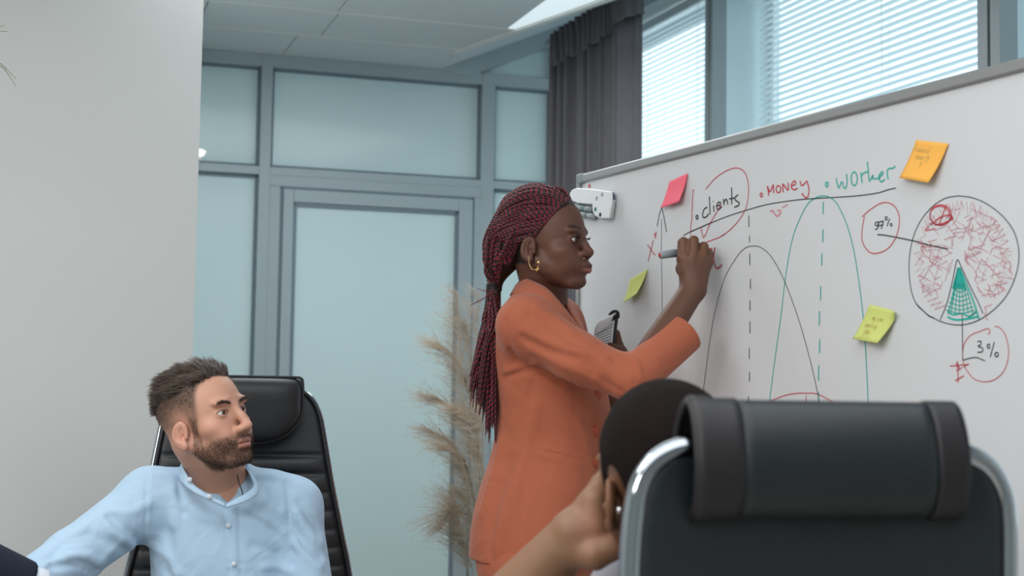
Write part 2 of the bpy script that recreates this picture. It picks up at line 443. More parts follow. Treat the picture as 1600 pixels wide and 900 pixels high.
# window wall
wall_right = tag(empty('wall_right', wp(2, 0)), kind='structure')
def wbox(name, t1, t2, z1, z2, d0, d1, material, parent=wall_right):
    b = MB(); b.obox(wp((t1 + t2) / 2, (z1 + z2) / 2, (d0 + d1) / 2), (WW, NW, UP), (abs(t2 - t1) / 2, abs(d1 - d0) / 2, abs(z2 - z1) / 2))
    return b.build(name, material, parent)
ZS, ZH = .9, ww(1016, 7)[1]
wbox('sill_wall', -.3, far_t, 0, ZS, -.3, 0, M['wall'])
wbox('header', -.3, far_t, ZH, ZH + .5, -.3, 0, M['wall'])
m1a, m1b = ww(1105.5, 110)[0], ww(1117.5, 110)[0]
m2a, m2b = ww(1532.5, 50)[0], ww(1567.5, 50)[0]
wbox('post', -.3, -.25, ZS, ZH, -.3, 0, M['wall'])
RV = .17
def post(t1, t2, g1, g2):            # mullion: two profiles with a dark joint, and the deep reveal behind it
    wbox('post', t1, g1, ZS, ZH, -.05, .012, M['pvc']); wbox('post', g2, t2, ZS, ZH, -.05, .012, M['pvc'])
    wbox('joint', g1, g2, ZS, ZH, -.05, -.005, M['gap'])
    wbox('reveal', t1 + .002, t2 - .002, ZS, ZH, -.28, -.05, M['reveal'])
M['reveal'] = mat('white_reveal', rgb(196, 214, 220), .22, spec=.5)
g = (m1b - m1a); post(m1a, m1b, m1a + g * .5, m1a + g * .66)
g = (m2b - m2a); post(m2a, m2b, m2a + g * .44, m2a + g * .58)
m3a = m2b + (m2a - m1b); post(m3a, m3a + .095, m3a + .042, m3a + .055)
wbox('filler', m3a + .095, far_t, ZS, ZH, -.28, 0, M['wall'])
def window(name, t1, t2):
    wd = tag(empty(name, wp((t1 + t2) / 2, ZS)), kind='structure')
    wbox('pane', t1, t2, ZS, ZH, -.262, -.258, M['pane'], wd)
    wbox('window_sill', t1, t2, ZS, ZS + .02, -.25, .03, M['white'], wd)
    for a in ((t1, t1 + .03, ZS, ZH), (t2 - .03, t2, ZS, ZH), (t1, t2, ZH - .05, ZH), (t1, t2, ZS, ZS + .05)):
        wbox('window_frame', a[0], a[1], a[2], a[3], -.275, -.245, M['white'], wd)
window('window_1', -.25, m1a); window('window_2', m1b, m2a); window('window_3', m2b, m3a)
def blind(t1, t2, tilt, label, pitch, dd, cords):
    th = thing('venetian_blind', wp((t1 + t2) / 2, ZS + .03, dd), label, 'blind', 'white venetian blinds in the windows')
    n = int((ZH - .06 - ZS - .06) / pitch)
    wd = .0128
    ca, sa = math.cos(tilt), math.sin(tilt)
    base = []
    for e in (t1, t2):
        for k in range(5):
            q = -1 + k * .5; cx = q * wd; cz = .0022 * (1 - q * q)
            base.append(wp(e, 0, dd + cx * ca - cz * sa) + UP * (cx * -sa + cz * ca))
    base = np.array(base)
    faces = [(k, k + 1, k + 6, k + 5) for k in range(4)]
    first = None
    for i in range(n):
        z = ZH - .07 - i * pitch
        if first is None:
            first = mk('slat', base + UP * z, faces, M['slat'], th); z0 = z
        else:
            o = first.copy(); COL.objects.link(o); o.parent = th; o.location = (0, 0, z - z0)
    bx = wbox('head_rail', t1, t2, ZH - .055, ZH - .02, dd - .02, dd + .02, M['white'], th)
    bx = wbox('bottom_rail', t1, t2, ZS + .035, ZS + .055, dd - .012, dd + .012, M['white'], th)
    for t in cords:
        for off in (.0145, -.0145):
            b = MB(); b.tube([wp(t, ZS + .05, dd + off), wp(t, ZH - .04, dd + off)], .0011, 6); b.build('ladder_cord', M['white'], th)
    return th
w2L = m1b + .03
blind(-.235, m1a - .005, math.radians(10), 'nearly edge-on white venetian blind in the window next to the curtain', .0235, -.10, [.3, m1a - .25])
blind(w2L, m2a - .006, math.radians(-8), 'half open white venetian blind in the wide window above the whiteboard', .0255, -.19, [w2L + .075, (w2L + m2a) / 2 + .05, m2a - .12])
blind(m2b + .02, m3a - .02, math.radians(-8), 'white venetian blind at the right edge of the photo', .0255, -.19, [m2b + .1, m3a - .1])

# curtain
cs, ce = P(861, 300, 6.18), P(1002, 200, 5.72)
ctop0, ctop1 = P(862, 62, 6.18)[2], P(1002, -30, 5.72)[2]
cur = thing('curtain', ((cs[0] + ce[0]) / 2, (cs[1] + ce[1]) / 2, 0.02), 'long dark grey pleated curtain beside the windows', 'curtain')
def sheet(name, z_top, z_bot, amp, nf, material, off, nz=24, pinch=0.0, extra=0.0):
    nu = 220; cd = np.array([ce[0] - cs[0], ce[1] - cs[1], 0]); nn = unit(np.cross(cd, UP)); nn = nn if nn[1] < 0 else -nn
    V = []
    for j in range(nz + 1):
        v = j / nz
        for i in range(nu + 1):
            u = i / nu
            zt = z_top(u); z = zt + (z_bot(u) - zt) * v
            ph = 2 * math.pi * nf * (u + .012 * math.sin(5 * u * 6.28) + .008 * math.sin(v * 3 + u * 9))
            env = .55 + .45 * math.sin(3.1 * u + 1.2) ** 2
            if u > .68: env *= 1.0 - .75 * min(1, (u - .68) / .1)
            a = amp * env * (1 - pinch * (1 - v)) * (1 + .25 * math.sin(7 * u + 2 * v))
            a2 = a * math.sin(ph) + .25 * a * math.sin(2.3 * ph + 1)
            side = .03 * math.sin(ph * .5) * .3
            big = .05 * math.sin(max(0, (u - .68) / .32) * math.pi) if u > .68 else 0
            q = np.array([cs[0], cs[1], 0]) + cd * (u + (u * .03 * v)) + nn * (off + a2 + big)
            V.append((q[0], q[1], z))
    Fc = np.array([(j * (nu + 1) + i, j * (nu + 1) + i + 1, (j + 1) * (nu + 1) + i + 1, (j + 1) * (nu + 1) + i) for j in range(nz) for i in range(nu)])
    o = mk(name, V, Fc, material, cur)
    so = o.modifiers.new('thick', 'SOLIDIFY'); so.thickness = .003
    return o
M['curtain'] = mat('grey_linen', rgb(108, 106, 110), .9, bump=.4, bscale=260, var=.10, vscale=50, stretch=(1, 1, .25), spec=.2)
zt = lambda u: ctop0 + (ctop1 - ctop0) * u
sheet('drape', lambda u: zt(u) - .13, lambda u: .03, .026, 9.5, M['curtain'], 0)
sheet('heading', lambda u: zt(u) + .02, lambda u: zt(u) - .14, .014, 17, M['curtain'], .006, nz=8)
b = MB(); b.obox((np.append((cs + ce)[:2] / 2, (ctop0 + ctop1) / 2 + .02)) - np.array([-.02, -.06, 0]), (unit(np.append((ce - cs)[:2], ctop1 - ctop0)), unit(np.cross(ce - cs, UP)), UP), (.36, .02, .012)); b.build('curtain_rail', M['pvc'], cur)
# ------------------------------------------------------------------ whiteboard and what is on it
ab = math.radians(25.6)
DB = np.array([math.sin(ab), -math.cos(ab), 0]); NBD = np.array([-math.cos(ab), -math.sin(ab), 0])   # along (towards the camera), out of the board
BC = P(1080, 400, 3.42)
def ob(x, y, d=0.0): return on_plane(x, y, BC + NBD * d, NBD)
def bd(t, z, d=0.0):
    q = BC + DB * t + NBD * d; return np.array([q[0], q[1], z])
def bt(x, y):
    q = ob(x, y); return float(np.dot(q - BC, DB)), float(q[2])
tL = bt(905, 285)[0]; zTopB = bt(1250, 183)[1]
tR = tL + 1.85; zBotB = zTopB - 1.2
wbd = thing('whiteboard', bd((tL + tR) / 2, 0), 'large whiteboard with grey frame covered in marker drawings', 'whiteboard')
b = MB(); b.obox(bd((tL + tR) / 2, (zTopB + zBotB) / 2, -.006), (DB, NBD, UP), ((tR - tL) / 2, .006, (zTopB - zBotB) / 2)); b.build('writing_surface', M['board'], wbd)
fw = .024
for nm, a in (('frame_rail', (tL, tR, zTopB - fw, zTopB)), ('frame_rail', (tL, tR, zBotB, zBotB + fw)), ('frame_rail', (tL, tL + fw * .6, zBotB + fw, zTopB - fw)), ('frame_rail', (tR - fw, tR, zBotB + fw, zTopB - fw))):
    b = MB(); b.obox(bd((a[0] + a[1]) / 2, (a[2] + a[3]) / 2, -.002), (DB, NBD, UP), ((a[1] - a[0]) / 2, .011, (a[3] - a[2]) / 2)); bevel(b.build(nm, M['boardframe'], wbd), .005, 3)
for (t, z) in ((tL, zTopB), (tL, zBotB), (tR, zTopB), (tR, zBotB)):
    st_ = 1 if t == tL else -1; sz = -1 if z == zTopB else 1
    b = MB(); b.obox(bd(t + st_ * .017, z + sz * .012, -.002), (DB, NBD, UP), (.0195, .0125, .0145))
    b.obox(bd(t + st_ * .008, z + sz * .03, -.002), (DB, NBD, UP), (.010, .0125, .016)); bevel(b.build('corner_cap', M['boardcorner'], wbd), .005, 3)
for t in (tL + .12, tR - .12):
    b = MB(); b.obox(bd(t, (zTopB - .3) / 2 + .02, -.03), (DB, NBD, UP), (.02, .016, (zTopB - .3) / 2)); b.build('stand_post', M['boardframe'], wbd)
    b = MB(); b.obox(bd(t, .02, -.03), (DB, NBD, UP), (.02, .28, .02)); b.build('stand_foot', M['boardframe'], wbd)
b = MB(); b.obox(bd((tL + tR) / 2, .25, -.03), (DB, NBD, UP), ((tR - tL) / 2 - .12, .012, .015)); b.build('stand_bar', M['boardframe'], wbd)

def ribbon(mb, pts, wpx, d=.0009):      # a marker line: a flat band on the board along image points
    q = np.array([ob(x, y, d) for x, y in pts])
    Y = q[:, 1].mean(); hw = wpx * Y / FPX / 2
    t = np.gradient(q, axis=0); t /= np.linalg.norm(t, axis=1)[:, None] + 1e-12
    nrm = np.cross(t, NBD); nrm /= np.linalg.norm(nrm, axis=1)[:, None] + 1e-12
    K = len(q); V = np.vstack([q + nrm * hw, q - nrm * hw])
    mb.add(V, [(i, i + 1, K + i + 1, K + i) for i in range(K - 1)])
def crop(pts, k, ox, oy): return [(ox + x / k, oy + y / k) for x, y in pts]
def ell(cx, cy, rx, ry, n=14, ph=0): return [(cx + rx * math.cos(a + ph), cy + ry * math.sin(a + ph)) for a in np.linspace(0, 2 * math.pi, n)]
c1 = lambda p: crop(p, 7.5, 980, 300)
c2 = lambda p: crop(p, 6.925, 1080, 240)
c3 = lambda p: crop(p, 9, 1270, 230)
c4 = lambda p: crop(p, 3.915, 1400, 290)
c5 = lambda p: crop(p, 5, 1330, 460)
c6 = lambda p: crop(p, 4.5, 1320, 210)
c7 = lambda p: crop(p, 2.727, 1080, 330)
def ink(name, strokes, material, label=None, sharp=False):
    mb = MB(); each = name in ('lettering', 'dashed_line')
    if each:                                # every letter stroke or dash is a piece of its own
        o = empty(name, (0, 0, 0)); q = ob(*strokes[0][0][0], .0009); o.parent = wbd; o.location = q - world_loc(wbd)
    for pts, wd in strokes:
        p = np.array(pts, float)
        if not sharp and len(p) > 2: p = spline(p, 7)
        ribbon(mb, p, wd)
        if each: mb.build('letter_stroke' if name == 'lettering' else 'dash', material, o); mb = MB()
    if each:
        if label: o['label'] = label
        return o
    o = mb.build(name, material, wbd)
    if label: o['label'] = label
    if name == 'hatching': o['kind'] = 'stuff'
    return o
W_ = 2.3
ink('lettering', [(c2(ell(62, 688, 11, 20)), 2.4), (c2([(172, 580), (140, 600), (122, 650), (130, 688), (160, 685), (190, 650)]), W_), (c2([(195, 465), (199, 560), (203, 655)]), W_),
    (c2([(240, 560), (245, 630)]), W_), (c2([(234, 513), (236, 522)]), 2.2), (c2([(280, 565), (310, 555), (315, 530), (290, 530), (272, 570), (290, 605), (330, 575)]), W_),
    (c2([(345, 490), (355, 560)]), W_), (c2([(351, 535), (370, 497), (385, 505), (395, 550)]), W_), (c2([(435, 365), (438, 460), (437, 550)]), W_), (c2([(410, 490), (465, 480)]), W_),
    (c2([(505, 445), (470, 480), (485, 510), (515, 530), (510, 560), (465, 580)]), W_)], M['ink_k'], 'the word clients in black marker')
ink('lettering', [(c2(ell(758, 447, 13, 20)), 2.2), (c2([(837, 455), (831, 400), (825, 355), (850, 412), (885, 340), (888, 385), (890, 425)]), W_ + .2), (c2(ell(942, 385, 25, 37)), W_),
    (c2([(995, 420), (990, 330), (1045, 395), (1048, 315)]), W_ + .2), (c2([(1085, 350), (1125, 330), (1120, 295), (1090, 320), (1082, 365), (1110, 390), (1150, 375)]), W_),
    (c2([(1175, 295), (1195, 345), (1235, 312), (1250, 295)]), W_), (c2([(1250, 295), (1272, 380), (1265, 450), (1240, 480), (1195, 430)]), W_)], M['ink_r'], 'the word money in red marker')
ink('lettering', [(c3(ell(195, 523, 18, 32)), 2.6), (c3([(325, 430), (345, 530), (365, 570), (405, 485), (430, 555), (455, 578), (480, 500), (470, 375)]), W_), (c3(ell(580, 443, 43, 95, 18)), W_),
    (c3([(672, 350), (682, 430), (692, 505)]), W_), (c3([(682, 405), (720, 357), (775, 350)]), W_), (c3([(765, 200), (780, 380), (795, 475), (825, 425), (850, 393), (828, 432), (880, 442), (925, 430)]), W_),
    (c3([(925, 430), (980, 380), (975, 345), (940, 380), (930, 440), (965, 485), (1010, 450)]), W_ + .3), (c3([(1060, 455), (1045, 380), (1055, 310), (1130, 290), (1160, 265)]), W_)], M['ink_g'], 'the word worker in teal marker')
ink('underline', [(c1([(655, 510), (740, 465), (970, 365), (1200, 275)])[:-1] + c2([(0, 843), (200, 755), (400, 675), (620, 605), (800, 555), (1000, 520), (1200, 495), (1340, 487)]) + c3([(0, 722), (300, 705), (600, 685), (900, 645), (1050, 600), (1165, 572)]), 1.5)], M['ink_k'])
ink('check_mark', [(c1([(860, 410), (878, 490), (892, 532), (920, 490), (970, 370), (1075, 190), (1105, 160)]), 1.7), (c2([(28, 398), (16, 415), (5, 700)]) + c1([(745, 380), (740, 512)]), 1.6)], M['ink_r'], 'red check mark and bar')
ink('loop', [(c2([(155, 385), (250, 275), (370, 190), (480, 155), (560, 185), (605, 270), (620, 400), (605, 530), (575, 625), (500, 740), (400, 840), (320, 895)]) + c1([(1150, 487), (1080, 530), (1000, 560), (920, 590)]), 1.5)], M['ink_r'], 'red loop around the word clients')
ink('smudged_check', [(c2([(850, 625), (880, 620), (905, 655), (925, 675), (955, 655), (965, 620), (930, 610)]), 3.2), (c2([(985, 585), (1045, 548)]), 2.0)], M['ink_rl'], 'smudged red check mark')
ink('lettering', [(c1([(970, 695), (965, 780), (950, 850)]), 2.2), (c1([(968, 888), (985, 870), (1003, 810), (1025, 650), (1012, 780), (1030, 875), (1060, 890), (1085, 875), (1110, 845)]), 2.4)], M['ink_r'], 'red letter being written by the hand')
ink('arrow', [(c1([(348, 403), (380, 240), (405, 185)]), 1.6), (c1([(405, 185), (430, 300), (460, 470)]), 1.6)], M['ink_k'], 'black arrow head of the axis', True)
ink('axis_line', [([(1033.5, 342), (1033, 393), (1033.8, 430), (1034.5, 500), (1035, 560)], 1.2)], M['ink_kl'])
ink('cross', [(c1([(235, 617), (325, 740)]), 1.8), (c1([(303, 563), (243, 815)]), 1.8), (c1([(338, 460), (328, 540), (312, 495), (334, 490)]), 2.4)], M['ink_r'], 'red letter x on the axis', True)
ink('curve', [(c7([(50, 775), (75, 580), (100, 430), (140, 290), (190, 200), (225, 160), (262, 148), (300, 157), (345, 200), (400, 305), (460, 470), (510, 650), (540, 785), (552, 850)]), 1.3)], M['ink_kl'], 'thin black bell curve')
ink('curve', [(c7([(326, 860), (332, 815), (355, 640), (385, 420), (400, 290), (430, 120), (475, 5), (510, -45), (564, -66), (610, -45), (640, 5), (670, 80), (700, 210), (730, 430), (745, 640), (755, 860)]), 1.7)], M['ink_g'], 'teal bell curve')
ink('dashed_line', [(c7([(x, a), (x, b_)]), 1.7) for x, a, b_ in ((245, 18, 67), (248, 103, 133), (249, 180, 230), (252, 288, 332), (250, 380, 425), (250, 470, 520), (247, 582, 630), (248, 684, 725), (243, 788, 830))], M['ink_k'], 'black dashed line', True)
ink('dashed_line', [(c7([(x, a), (x - 1, b_)]), 2.2) for x, a, b_ in ((562, -40, 12), (561, 78, 132), (556, 180, 232), (551, 318, 380), (546, 425, 487), (547, 545, 605), (543, 655, 722), (542, 770, 830))], M['ink_g'], 'teal dashed line', True)
ink('arc', [(c7([(290, 845), (318, 822), (370, 795), (430, 778), (490, 775), (540, 780), (610, 818), (640, 845)]), 1.4), (c7([(489, 783), (490, 830)]), 1.3)], M['ink_r'], 'red arc low on the board')
ink('loop', [(c6([(137, 575), (120, 680), (125, 760), (170, 825), (230, 835), (310, 795), (365, 705), (383, 600), (360, 520), (310, 482), (250, 485), (170, 535), (120, 580)]), 1.6)], M['ink_r'], 'red loop around 97%')
ink('lettering', [(c6([(235, 617), (218, 618), (213, 636), (230, 640), (238, 615), (236, 645), (226, 662), (212, 670)]), 1.9), (c6([(243, 612), (256, 614), (270, 610), (262, 640), (255, 665)]), 1.9), (c6([(243, 641), (270, 635)]), 1.7),
    (c6(ell(291, 590, 8, 12)), 1.7), (c6([(315, 590), (295, 647)]), 1.7), (c6(ell(325, 635, 7, 9)), 1.7)], M['ink_k'], '97% in black marker')
ink('pointer_line', [(c6([(228, 704), (300, 712), (480, 748), (600, 780), (725, 806)]), 2.0)], M['ink_k'])
ink('pie_outline', [(c4([(380, 62), (300, 78), (220, 130), (150, 215), (105, 315), (82, 430), (80, 540), (95, 650), (125, 725), (165, 765), (210, 800), (300, 840), (400, 852), (500, 825), (590, 765), (670, 680), (725, 570), (750, 460), (745, 360), (715, 270), (650, 185), (560, 115), (470, 75), (380, 62)]), 1.5),
    (c4([(125, 725), (165, 765), (205, 800), (232, 808)]), 1.8)], M['ink_k'], 'black circle of the pie chart')
ink('pie_slice', [(c4([(270, 820), (310, 720), (345, 580), (365, 480), (378, 455), (400, 500), (450, 610), (500, 710), (532, 783)]), 1.6)], M['ink_k'])
# red hatching of the pie: jagged scribble round the rim, crossing faint strokes inside
def in_pie(x, y):
    a, b_ = (x - 415) / 318, (y - 455) / 375
    if a * a + b_ * b_ > .93: return False
    if y > 430 and abs(x - 388) < 22 + (y - 430) * .40: return False
    return True
R = random.Random(11); hs = []
rim = [(100, 460), (150, 250), (200, 180), (260, 140), (330, 100), (400, 95), (470, 115), (540, 140), (600, 200), (650, 265), (690, 360), (705, 470), (705, 590), (650, 650)]
zz = []
rs = spline(rim, 5)
for i, p in enumerate(rs):
    cdir = np.array([415, 470]) - p; cdir = cdir / np.linalg.norm(cdir)
    zz.append(tuple(p + cdir * (0 if i % 2 else R.uniform(45, 95)) + np.array([R.uniform(-8, 8), R.uniform(-8, 8)])))
hs.append((c4(zz), 1.3))
zl = []
for i, (x, y) in enumerate(spline([(110, 470), (130, 560), (150, 640), (190, 710), (245, 770)], 5)):
    zl.append((x + (0 if i % 2 else R.uniform(30, 60)), y + (0 if i % 2 else -38)))
hs.append((c4(zl), 1.5))
ink('hatching', hs, M['ink_r2'] if 'ink_r2' in M else M['ink_rl'], 'red scribble round the pie rim', True)
hs = []
for k in range(330):
    x, y = R.uniform(90, 730), R.uniform(90, 800)
    a = R.choice([1.05, -.35, 1.9, .5]) + R.uniform(-.25, .25); L = R.uniform(30, 110)
    q = [(x - math.cos(a) * L * .5, y - math.sin(a) * L * .5), (x + R.uniform(-6, 6), y + R.uniform(-6, 6)), (x + math.cos(a) * L * .5, y + math.sin(a) * L * .5)]
    if all(in_pie(*p) for p in q): hs.append((c4(q), R.uniform(.7, 1.2)))
for x, y in ((150, 330), (420, 400), (480, 520), (560, 600), (540, 740), (690, 460), (200, 390)):
    hs.append((c4([(x, y), (x + 12, y + 30), (x + 2, y + 55), (x + 22, y + 85)]), 1.6))
ink('hatching', hs, M['ink_rl'], 'faded red hatching inside the pie')
ink('scribble', [(c4(ell(272, 180, 66, 62, 16, .3)), 2.0), (c4(ell(268, 185, 62, 58, 16, 2.3)), 1.6), (c4([(310, 115), (280, 190), (262, 245)]), 2.0), (c4([(215, 240), (260, 200), (320, 180), (345, 200), (290, 230), (235, 240)]), 2.4),
    (c4([(200, 250), (180, 275), (240, 262)]), 1.6), (c4([(330, 200), (350, 203)]), 3.4)], M['ink_r'], 'bold red scribble at the top of the pie')
gs = []
for k in range(16):
    y = 505 + k * 8; w_ = 8 + k * 2.4
    gs.append((c4([(383 - w_ * .9, y), (385 + w_, y + 5)]), 2.6))
gs += [(c4([(378, 500), (360, 600), (345, 680), (318, 785)]), 2.6), (c4([(388, 500), (430, 600), (470, 700), (508, 818)]), 3.0)]
for k, y in enumerate((640, 668, 695, 722, 748, 770)):
    w_ = 42 + k * 9; gs.append((c4([(392 - w_, y - 10), (392, y + 12), (392 + w_, y - 8)]), 1.6))
for k, x in enumerate((350, 368, 388, 408, 428, 448)):
    gs.append((c4([(x * .5 + 194, 600), (x, 690), (x + (x - 390) * .35, 785)]), 1.6))
gs += [(c4([(315, 770), (350, 790), (400, 782), (450, 800), (490, 770), (440, 810)]), 2.6), (c4([(315, 802), (350, 818), (400, 820), (460, 810), (505, 800)]), 3.2)]
ink('pie_slice_fill', gs, M['ink_g'], 'teal cross-hatched slice')
ink('pointer_line', [(c5([(866, 158), (868, 340), (870, 515)]), 1.5), (c5([(870, 515), (920, 500), (980, 493), (1045, 520)]), 1.6)], M['ink_k'])
ink('lettering', [(c5([(985, 370), (1012, 366), (1010, 393), (990, 405), (1025, 420), (1022, 447), (985, 452)]), 1.8), (c5(ell(1072, 405, 10, 17)), 1.8), (c5([(1118, 370), (1085, 490)]), 1.8), (c5(ell(1135, 470, 13, 17)), 2.0)], M['ink_k'], '3% in black marker')
ink('loop', [(c5([(1065, 312), (1080, 300), (1078, 275), (1058, 268), (1000, 290), (930, 320), (885, 380), (870, 450), (875, 530), (900, 590), (960, 660), (1040, 682), (1120, 665), (1190, 600), (1225, 500), (1225, 400), (1195, 300), (1150, 255), (1120, 252)]), 1.3)], M['ink_r'], 'red loop around 3%')
ink('cross', [(c5([(770, 560), (920, 545), (820, 597), (830, 520), (835, 690)]), 1.7), (c5([(810, 675), (880, 635)]), 1.7), (c5([(815, 535), (840, 560), (850, 590)]), 1.5)], M['ink_r'], 'red hash mark by the 3%', True)

# sticky notes
def note(quad, material, label, lift=.012, scrib=(), fold=False):
    q = [ob(x, y, .0012) for x, y in quad]            # TL TR BR BL
    c = sum(q) / 4; n = 10; V = []
    for j in range(n + 1):
        v = j / n
        for i in range(n + 1):
            u = i / n
            p = (q[0] * (1 - u) + q[1] * u) * (1 - v) + (q[3] * (1 - u) + q[2] * u) * v
            k = lift * v ** 1.8 * (1 + .5 * u) + .002
            if fold and u > .75 and v < .25: k += .012 * (u - .75) * 4 * (1 - v * 4)
            V.append(p + NBD * k)
    Fc = np.array([(j * (n + 1) + i, j * (n + 1) + i + 1, (j + 1) * (n + 1) + i + 1, (j + 1) * (n + 1) + i) for j in range(n) for i in range(n)])
    o = mk('sticky_note', V, Fc, material, loc=q[0] * .5 + q[1] * .5)
    o.modifiers.new('thick', 'SOLIDIFY').thickness = .0006
    tag(o, label, 'sticky note', 'sticky notes on the whiteboard')
    if scrib:
        mb = MB(); e = 0
        def at(u, v):
            p = (q[0] * (1 - u) + q[1] * u) * (1 - v) + (q[3] * (1 - u) + q[2] * u) * v
            return p + NBD * (lift * v ** 1.8 * (1 + .5 * u) + .0031)
        for s_ in scrib:
            sp = spline(s_, 4); pts = np.array([at(*p) for p in sp])
            t = np.gradient(pts, axis=0); t /= np.linalg.norm(t, axis=1)[:, None] + 1e-12
            nr = np.cross(t, NBD) * .00042; K = len(pts)
            mb.add(np.vstack([pts + nr, pts - nr]), [(i, i + 1, K + i + 1, K + i) for i in range(K - 1)])
        mb.build('handwriting', M['ink_p'], o)
    return o
def word(s, u0, v0, h):                                # tiny single-line handwriting
    G = {'m': [[(0, 1), (0, .2), (.25, .3), (.3, 1), (.35, .3), (.6, .3), (.65, 1)]], 'e': [[(0, .6), (.4, .5), (.2, .2), (0, .6), (.2, 1), (.45, .85)]], 't': [[(.2, -.4), (.2, 1)], [(0, .1), (.4, .1)]],
         'i': [[(.1, .2), (.1, 1)]], 'n': [[(0, 1), (0, .2), (.3, .3), (.35, 1)]], 'g': [[(.35, .3), (.1, .2), (.05, .8), (.35, .8), (.35, .2), (.3, 1.5), (0, 1.4)]], '3': [[(0, -.3), (.35, -.2), (.1, .3), (.4, .6), (.2, 1), (0, .9)]],
         'P': [[(0, 1), (0, -.3), (.35, -.2), (.3, .3), (0, .35)]], 'M': [[(0, 1), (.05, -.3), (.25, .6), (.45, -.3), (.5, 1)]], 's': [[(.35, .2), (.05, .35), (.3, .75), (0, 1)]], 'c': [[(.35, .3), (.05, .5), (.1, .95), (.4, .9)]],
         'u': [[(0, .2), (.05, .9), (.3, .9), (.35, .2), (.4, 1)]], 'r': [[(0, 1), (0, .2)], [(0, .5), (.3, .2)]], 'y': [[(0, .2), (.15, .8)], [(.35, .2), (.05, 1.5)]], '?': [[(0, 0), (.2, -.3), (.4, 0), (.2, .4), (.2, .7)], [(.2, .95), (.21, 1.05)]], 'a': [[(.35, .3), (.05, .4), (.1, 1), (.35, .8), (.4, 1)]],
         'l': [[(.1, -.4), (.12, 1)]], 'F': [[(0, 1), (0, -.3), (.4, -.3)], [(0, .3), (.3, .3)]], 'k': [[(0, -.4), (0, 1)], [(.35, .2), (.05, .6), (.4, 1)]], '-': [[(0, .5), (.4, .5)]]}
    out = []; u = u0
    for ch in s:
        for st in G.get(ch, []): out.append([(u + x * h * .9, v0 + y * h) for x, y in st])
        u += h * (.62 if ch in 'mM' else .5)
    return out
note([(1047, 284), (1075.5, 271), (1070, 316), (1038.5, 326)], M['note_p'], 'pink sticky note at the upper left of the whiteboard', .01)
note([(985.5, 437), (1013, 420), (1004.5, 461), (981, 474)], M['note_g'], 'small green sticky note to the left of the writing hand', .012)
note([(1433, 219), (1483, 224.5), (1463, 287), (1414, 279)], M['note_o'], 'orange sticky note near the top right above the pie chart', .012, word('Financial', .08, .18, .11) + word('security', .2, .36, .11) + word('?', .42, .58, .16))
note([(1359.6, 476), (1406, 487), (1384, 537), (1341.5, 530)], M['note_g'], 'green sticky note with handwriting and a curled corner left of the 3%', .013, word('my arm', .3, .28, .11) + word('meeting', .18, .5, .12) + word('3PM -', .26, .72, .13) + [[(.15, .93), (.6, .88)]], True)

# marker holder clipped on the frame
hd = .022
hp = [(889, 306), (890.5, 300), (895, 295.5), (901, 293.5), (925, 295), (955, 299.5), (955.5, 318), (951.5, 341.5), (936, 341), (929, 337), (925.5, 330), (925, 319.5), (902, 317.5), (893, 314)]
hold = thing('marker_holder', ob(922, 340, hd), 'white plastic marker holder clipped to the top left of the whiteboard', 'holder')
b = MB(); b.prism([ob(x, y, hd) for x, y in hp], -NBD * .006); bevel(b.build('front_plate', M['white'], hold), .003, 3)
b = MB(); b.prism([ob(x, y, hd - .006) for x, y in ((893, 297), (950, 301), (950, 314), (895, 313))], -NBD * (hd - .008)); b.build('body', M['white'], hold)
b = MB(); b.prism([ob(x, y, hd - .006) for x, y in ((936, 312), (955, 312), (951, 341), (936, 340))], -NBD * (hd - .008)); b.build('body', M['white'], hold)
b = MB(); b.prism([ob(x, y, hd - .014) for x, y in ((954.5, 300), (957, 300.5), (957, 318), (952.5, 342), (950, 341))], -NBD * .004); b.build('magnet_strip', M['bluep'], hold)
for (x, y, mm, lb) in ((930.5, 327, 'greenp', 'green dot'), (938, 335.5, 'blackp', 'black dot')):
    c = ob(x, y, hd); b = MB(); b.tube([c, c + NBD * .0012], .0058, 24); b.build('colour_dot', M[mm], hold)['label'] = lb
b = MB()
for (x, y, r) in ((941, 304, .006), (932.5, 310, .006)):
    c = ob(x, y, hd); b.tube([c, c + NBD * .0006], r, 20)
b.build('worn_dot', M['greyp'], hold)
for (x0, y0, x1, y1, mm, lb) in ((899, 323, 926, 327, 'greenp', 'upper grey marker lying in the white marker holder'), (903, 334, 930, 338.5, 'blackp', 'lower grey marker lying in the white marker holder')):
    a_, c_ = ob(x0, y0, .0105), ob(x1, y1, .0105); dr = unit(c_ - a_)
    mk_ = thing('marker', a_, lb, 'marker', 'markers in the holder')
    b = MB(); b.tube([a_, a_ + (c_ - a_) * .62], .0078, 16); b.build('barrel', M['greyp'], mk_, True)
    b = MB(); b.tube([a_ + (c_ - a_) * .62, c_], .0085, 16); b.build('cap', M['greyp'], mk_, True)
    b = MB(); b.tube([a_ + (c_ - a_) * .56, a_ + (c_ - a_) * .62], .0082, 16); b.build('ring', M[mm], mk_, True)
ink('smudged_check', [([(916, 301), (919, 296), (921, 291)], 2.0), ([(919, 290), (922, 289.5), (922, 293)], 3.2)], M['ink_r'], 'red mark above the marker holder', True)
